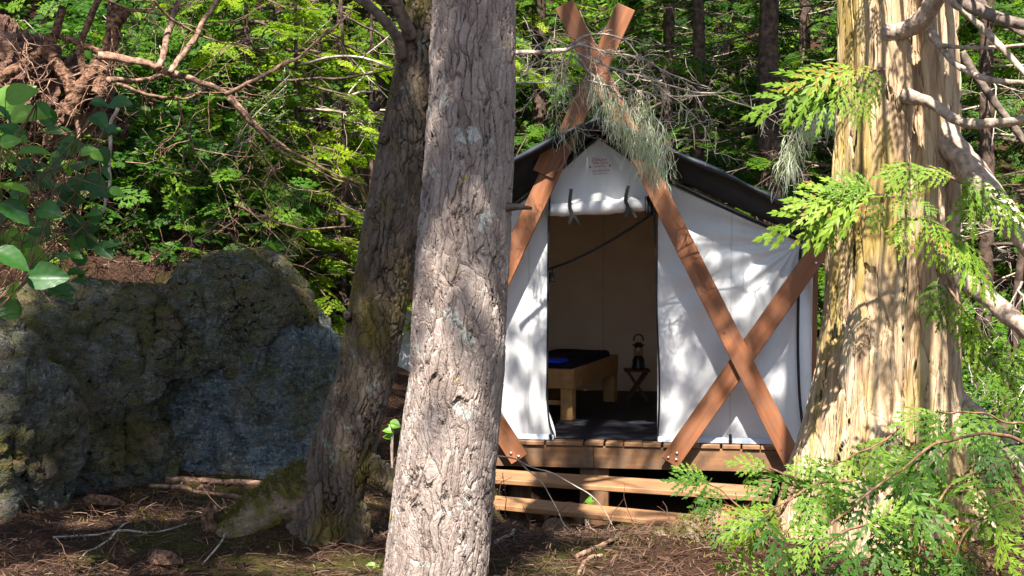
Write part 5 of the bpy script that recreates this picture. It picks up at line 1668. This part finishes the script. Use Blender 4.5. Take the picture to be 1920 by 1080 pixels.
for k in range(len(o)):
    e = o[k]
    bx, by = -2.25 + rs.uniform(-.1, .1), 5.5 + rs.uniform(-.15, .15)
    b = np.array([bx, by, gz(bx, by) - .03])
    if k % 5 == 0:
        md = b * .5 + e * .5 + np.array([-.22, 0, .18])
        tube(m2, catmull([b, md, e], 20), np.linspace(.006, .002, 20), 5)
    else:
        j = k - k % 5
        tube(m2, catmull([o[j], (o[j] + e) / 2 + rs.normal(0, .03, 3), e], 8), np.linspace(.0022, .0012, 8), 4)
m2.build('stems', M['twig_brown'], sal, smooth=True)
fo.build('leaves', M['salal'], sal, smooth=True, loc=np.array(sal.location))
m2 = MB()
px_branch(m2, [(222, 200), (208, 235), (207, 300), (205, 350), (195, 400)], 9.0, 9.0, .012, .009)
tag(m2.build('stick', M['twig'], loc=U(205, 400, 9.0)), 'pale upright lichened stick left of the mossy rock cap', 'stick')
rs = np.random.default_rng(23)
m2 = MB()
for k in range(64):
    a = U(rs.uniform(0, 480), rs.uniform(300, 540), rs.uniform(9.2, 10.8))
    grow(m2, a, rs.normal(0, 1, 3) * [1, .4, .8], rs.uniform(.3, .8), .0035, 1, -.5, .8, 5, .8, 0, 4, rs)
tag(m2.build('dry_brush', M['twig_red'], smooth=True), kind='stuff')

# ------------------------------------------------------------------ forest-floor bits
rs = np.random.default_rng(31)
m2 = MB()
n = 38000
yy = rs.uniform(6.6, 12.4, n)
xx = rs.uniform(-.42, .42, n) * yy
xx[:6000] = rs.uniform(-4.0, -1.2, 6000)
yy[:6000] = rs.uniform(9.7, 12.0, 6000)
p = np.stack([xx, yy, hgt(xx, yy) + .008 + .05 * rs.random(n) ** 4], -1)
tv = np.array([(0, -.035, 0), (0, .035, 0), (.5, .035, .06), (.5, -.035, .06), (1, .02, 0), (1, -.02, 0)], float)
tq = np.array([(0, 3, 2, 1), (3, 5, 4, 2)])
place(m2, tv, tq, None, p, rs.normal(0, 1, (n, 3)) * [1, 1, .22], np.array([0, 0, 1.0]) + rs.normal(0, .3, (n, 3)), rs.uniform(.03, .10, n), 0, np.clip(rs.normal(.45, .25, n), 0, 1))
for k in range(800):
    y = rs.uniform(6.8, 12)
    x = rs.uniform(-.4, .4) * y
    grow(m2, (x, y, gz(x, y) + .02), rs.normal(0, 1, 3) * [1, 1, .12], rs.uniform(.12, .4), .0035, 0, 0, .5, 0, .5, 0, 4, rs)
tag(m2.build('needle_litter', M['litter']), kind='stuff')
m2 = MB()
n = 16000
yy = rs.uniform(7.2, 11.6, n)
xx = rs.uniform(-.3, .4, n) * yy
mk = fbm(np.stack([xx * 1.6, yy * 1.6, 0 * xx], -1), 3) > .08
xx, yy = xx[mk], yy[mk]
n = len(xx)
place(m2, np.array([(0, -.12, 0), (0, .12, 0), (1, 0, .1)], float), None, np.array([[0, 1, 2]]), np.stack([xx, yy, hgt(xx, yy)], -1), np.array([0, 0, 1.0]) + rs.normal(0, .6, (n, 3)), rs.normal(0, 1, (n, 3)), rs.uniform(.015, .04, n), 0, np.clip(rs.normal(.55, .25, n), 0, 1))
tag(m2.build('ground_moss', M['moss_fibre']), kind='stuff')
def gp(px, py):
    """where the view ray of a photograph pixel meets the ground"""
    for d in np.arange(5.0, 14, 0.02):
        q = U(px, py, d)
        if q[2] <= gz(q[0], q[1]):
            return q
    return U(px, py, 10)
STK = [([(310, 906), (400, 908), (520, 913)], .022, 'dead_stick', 'thick brown stick lying along the foot of the blue grey rock', 'twig_red'), ([(280, 916), (380, 928), (480, 940)], .016, 'dead_stick', 'thinner stick in front of the thick one at the rock foot', 'twig_red'),
       ([(102, 955), (120, 925), (146, 900)], .026, 'dead_stick', 'stub of wood leaning on the boulder at the lower left', 'twig'), ([(100, 1010), (180, 1005), (290, 1000), (350, 985)], .007, 'dead_stick', 'long grey twig on the needle litter below the rock', 'twig'),
       ([(150, 1050), (210, 1010), (260, 980)], .006, 'dead_stick', 'grey forked twig at the lower left on the needle litter', 'twig'), ([(450, 950), (420, 1010), (380, 1060)], .006, 'dead_stick', 'pale twig leaning on the mossy root of the leaning tree', 'twig'),
       ([(930, 1020), (960, 1005), (985, 1000)], .012, 'dead_stick', 'short pale stick right of the grey trunk foot', 'twig'), ([(1080, 1048), (1120, 1030), (1160, 1010)], .014, 'dead_stick', 'brown root end below the lower plank step', 'twig_red'), ([(1085, 1080), (1100, 1055), (1130, 1045)], .012, 'dead_stick', 'forked brown stick at the bottom edge below the plank steps', 'twig_red')]
for pts, r_, nm, lab, mt in STK:
    m2 = MB()
    q = [gp(x, y) + [0, 0, r_ * .8] for x, y in pts]
    p_ = catmull(q, 24)
    p_[:, 2] = np.maximum(p_[:, 2], hgt(p_[:, 0], p_[:, 1]) + r_ * .5)
    tube(m2, p_, r_ * np.linspace(1, .7, 24), 8, wob=.25)
    tag(m2.build(nm, M[mt], smooth=True, loc=p_[0]), lab, 'stick')
for px, py, L, w, h, lab in ((190, 950, .26, .09, .05, 'flat slab of rotten wood on the litter below the rock'), (388, 992, .12, .08, .14, 'brown wood chunk standing beside the dark hollow'), (600 - 290, 1060, .16, .1, .06, 'dull brown wood fragment at the bottom left'),
                             (385, 925, .1, .05, .03, 'small tan wood chip by the sticks at the rock foot')):
    q = gp(px, py)
    m2 = MB()
    tube(m2, q + np.array([[-L / 2, 0, .02], [-L / 4, .01, .03], [L / 5, -.01, .03], [L / 2, .01, .015]]) if h < .1 else q + np.array([[.02, 0, -.03], [0, 0, h * .5], [.03, 0, h]]), np.array([.4, 1, .9, .3]) * (w / 2) if h < .1 else np.array([1, .8, .25]) * w / 2, 7, wob=.5)
    tag(m2.build('wood_chunk', M['root_bark'], loc=q), lab, 'wood chunk')
q = U(1165, 945, 12.3)
rock('stone', (q[0], q[1], gz(q[0], q[1]) + .03), [((0, -1, .2), .8), ((.4, 0, 1), .8)], (.12, .1, .08), 41.0, None, 'small pale stone on the earth between the two plank steps', k=(60, 40), cat='stone', mat='rock_pale')
# long pale twigs arching before the steps
m2 = MB()
px_branch(m2, [(915, 855), (960, 862), (1020, 882), (1080, 910), (1130, 955), (1155, 1000)], 8.2, 8.2, .0048, .002)
px_branch(m2, [(972, 866), (1010, 895), (1040, 940), (1060, 985), (1088, 1012)], 8.2, 8.2, .0036, .002)
tag(m2.build('arching_twig', M['twig'], smooth=True, loc=U(915, 855, 8.2)), 'pale forked twig arching from the grey trunk across the plank steps', 'twig')
# mossy log, lower middle
m2 = MB()
p_ = catmull([U(960, 1240, 7.5), U(1080, 1170, 7.6), U(1185, 1115, 7.7), U(1290, 1062, 7.8), U(1400, 1035, 7.9), U(1500, 1060, 8.0)], 160)
tube(m2, p_, np.interp(np.linspace(0, 1, 160), [0, .3, .6, .8, 1], [.15, .19, .22, .22, .15]), 120, wob=.2)
ml = m2.build('mossy_log', M['moss_log'], smooth=True, loc=p_[80])
tag(ml, 'fat mossy log lying in front of the right end of the plank steps', 'log')
def moss_on(o, n, rs, up=0.0, par=None):
    me = o.data
    co = np.zeros(len(me.vertices) * 3, np.float32)
    no = np.zeros(len(me.vertices) * 3, np.float32)
    me.vertices.foreach_get('co', co)
    me.vertices.foreach_get('normal', no)
    bpy.context.view_layer.update()
    co = co.reshape(-1, 3) + np.array(o.matrix_world.translation)
    no = no.reshape(-1, 3)
    w_ = np.clip(no[:, 2] + up + .8 * fbm(co * 4, 3), 0, 1) + 1e-9
    k = rs.choice(len(co), n, p=w_ / w_.sum())
    m3 = MB()
    place(m3, np.array([(0, -.12, 0), (0, .12, 0), (1, 0, .1)], float), None, np.array([[0, 1, 2]]), co[k] + no[k] * .008 + rs.normal(0, .008, (n, 3)), no[k] + rs.normal(0, .6, (n, 3)), rs.normal(0, 1, (n, 3)), rs.uniform(.012, .03, n), 0, np.clip(rs.normal(.4, .25, n), 0, 1))
    tag(m3.build('moss_cover', M['moss_fibre'], o, loc=np.array(o.matrix_world.translation)) if par is None else m3.build('moss_cover', M['moss_fibre'], par, loc=np.array(par.location)), kind='stuff')
moss_on(ml, 7000, rs)
for o in list(lean.children):
    if o.name.startswith('root') and o.data.materials[0] == M['moss_log']:
        moss_on(o, 5000, rs)
for i, (px, py, d, n, lab) in enumerate(((1300, 955, 11.0, 5, 'small plant with round leaves behind the mossy log'), (715, 1065, 7.2, 4, 'small green plant at the bottom edge between the two trunks'), (1100, 935, 11.9, 5, 'small seedling between the two plank steps'), (735, 815, 9.6, 5, 'small plant on the lit earth between the two trunks'))):
    q = U(px, py, d)
    root = empty('seedling', (q[0], q[1], gz(q[0], q[1])), lab, 'plant')
    m2, fo = MB(), MB()
    for k in range(n):
        e = q + rs.normal(0, .035, 3)
        tube(m2, np.array([[q[0], q[1], gz(q[0], q[1])], (q + e) / 2 - [0, 0, .02], e]), .0025, 4)
        place(fo, BLV, BLQ, None, e[None], rs.normal(0, 1, (1, 3)) * [1, .6, .3], np.array([[0, -.6, .8]]), .075, 0, np.array([.9]))
    m2.build('stems', M['twig'], root)
    fo.build('leaves', M['salal'], root, smooth=True)

# ------------------------------------------------------------------ fronds added out of frame, placed sunward to dapple and shade the scene below
def overhead(root, regions, seed, mat='far_leaf', sizes=(.25, .5)):
    rs = np.random.default_rng(seed)
    O = []
    Sz = []
    for x0, y0, x1, y1, d, n, zlo, zhi, smin, smax in regions:
        for k in range(n):
            p = U(rs.uniform(x0, x1), rs.uniform(y0, y1), d)
            zq = rs.uniform(zlo, zhi)
            t = (zq - p[2]) / S_DIR[2]
            O.append(p + S_DIR * t)
            Sz.append(rs.uniform(smin, smax))
    O = np.array(O)
    n = len(O)
    m2 = MB()
    put_fronds(m2, O, rs.normal(0, 1, (n, 3)) * [1, 1, .25], np.array(Sz), FAR, up=np.array([0, 0, 1.0]) + rs.normal(0, .45, (n, 3)))
    m2.build('crown', M[mat], root, loc=np.array(root.location))  # unseen frond mass, shaped by the shade wanted below
    b_ = MB()
    top = np.array([O[:, 0].mean(), O[:, 1].mean(), O[:, 2].mean()])
    base = np.array(root.location)
    for k in range(0, n, max(1, n // 60)):
        s = base * [1, 1, 0] + Z3(O[k, 2] - .8)
        tube(b_, catmull([s, (s + O[k]) / 2 + [0, 0, .25], O[k]], 10), np.linspace(.03, .006, 10), 5)
    b_.build('high_branches', M['bark_far'], root, smooth=True)
overhead(fir, [(740, 420, 1560, 880, 13.0, 620, 8.5, 12, .08, .21), (1150, 420, 1560, 880, 13.0, 40, 10, 14, .2, .36), (760, -40, 980, 320, 6.4, 40, 8, 11, .3, .5), (770, 330, 960, 860, 6.4, 14, 8, 11, .2, .35),
               (900, 880, 1500, 1080, 11.0, 70, 9, 12, .2, .4), (1180, -50, 1580, 380, 19, 640, 12, 16, .3, .6)], 5)
overhead(lean, [(90, 520, 330, 900, 9.0, 50, 9, 12, .3, .5), (130, 440, 620, 900, 9.5, 190, 9, 13, .3, .55), (40, 880, 130, 1100, 8.0, 14, 9, 12, .2, .4), (60, 540, 150, 860, 8.0, 10, 9, 12, .15, .3), (0, 880, 560, 1120, 7.6, 120, 9, 12, .3, .5), (80, 860, 520, 1010, 8.7, 70, 9, 12, .3, .5), (1450, 900, 1900, 1080, 6.4, 22, 8, 10, .12, .28),
                (650, -40, 790, 480, 7.6, 45, 8, 12, .3, .5), (540, 480, 690, 1080, 7.6, 45, 8, 12, .3, .45), (-60, 140, 260, 580, 5.4, 60, 8, 10, .2, .4), (180, 280, 470, 500, 11.5, 120, 9, 13, .3, .5), (220, 0, 720, 220, 17, 60, 12, 16, .35, .7), (380, 180, 720, 560, 13.5, 28, 11, 14, .25, .5), (180, 430, 560, 560, 9.8, 40, 9, 12, .3, .5), (0, 0, 300, 300, 17, 60, 12, 16, .3, .6)], 6)
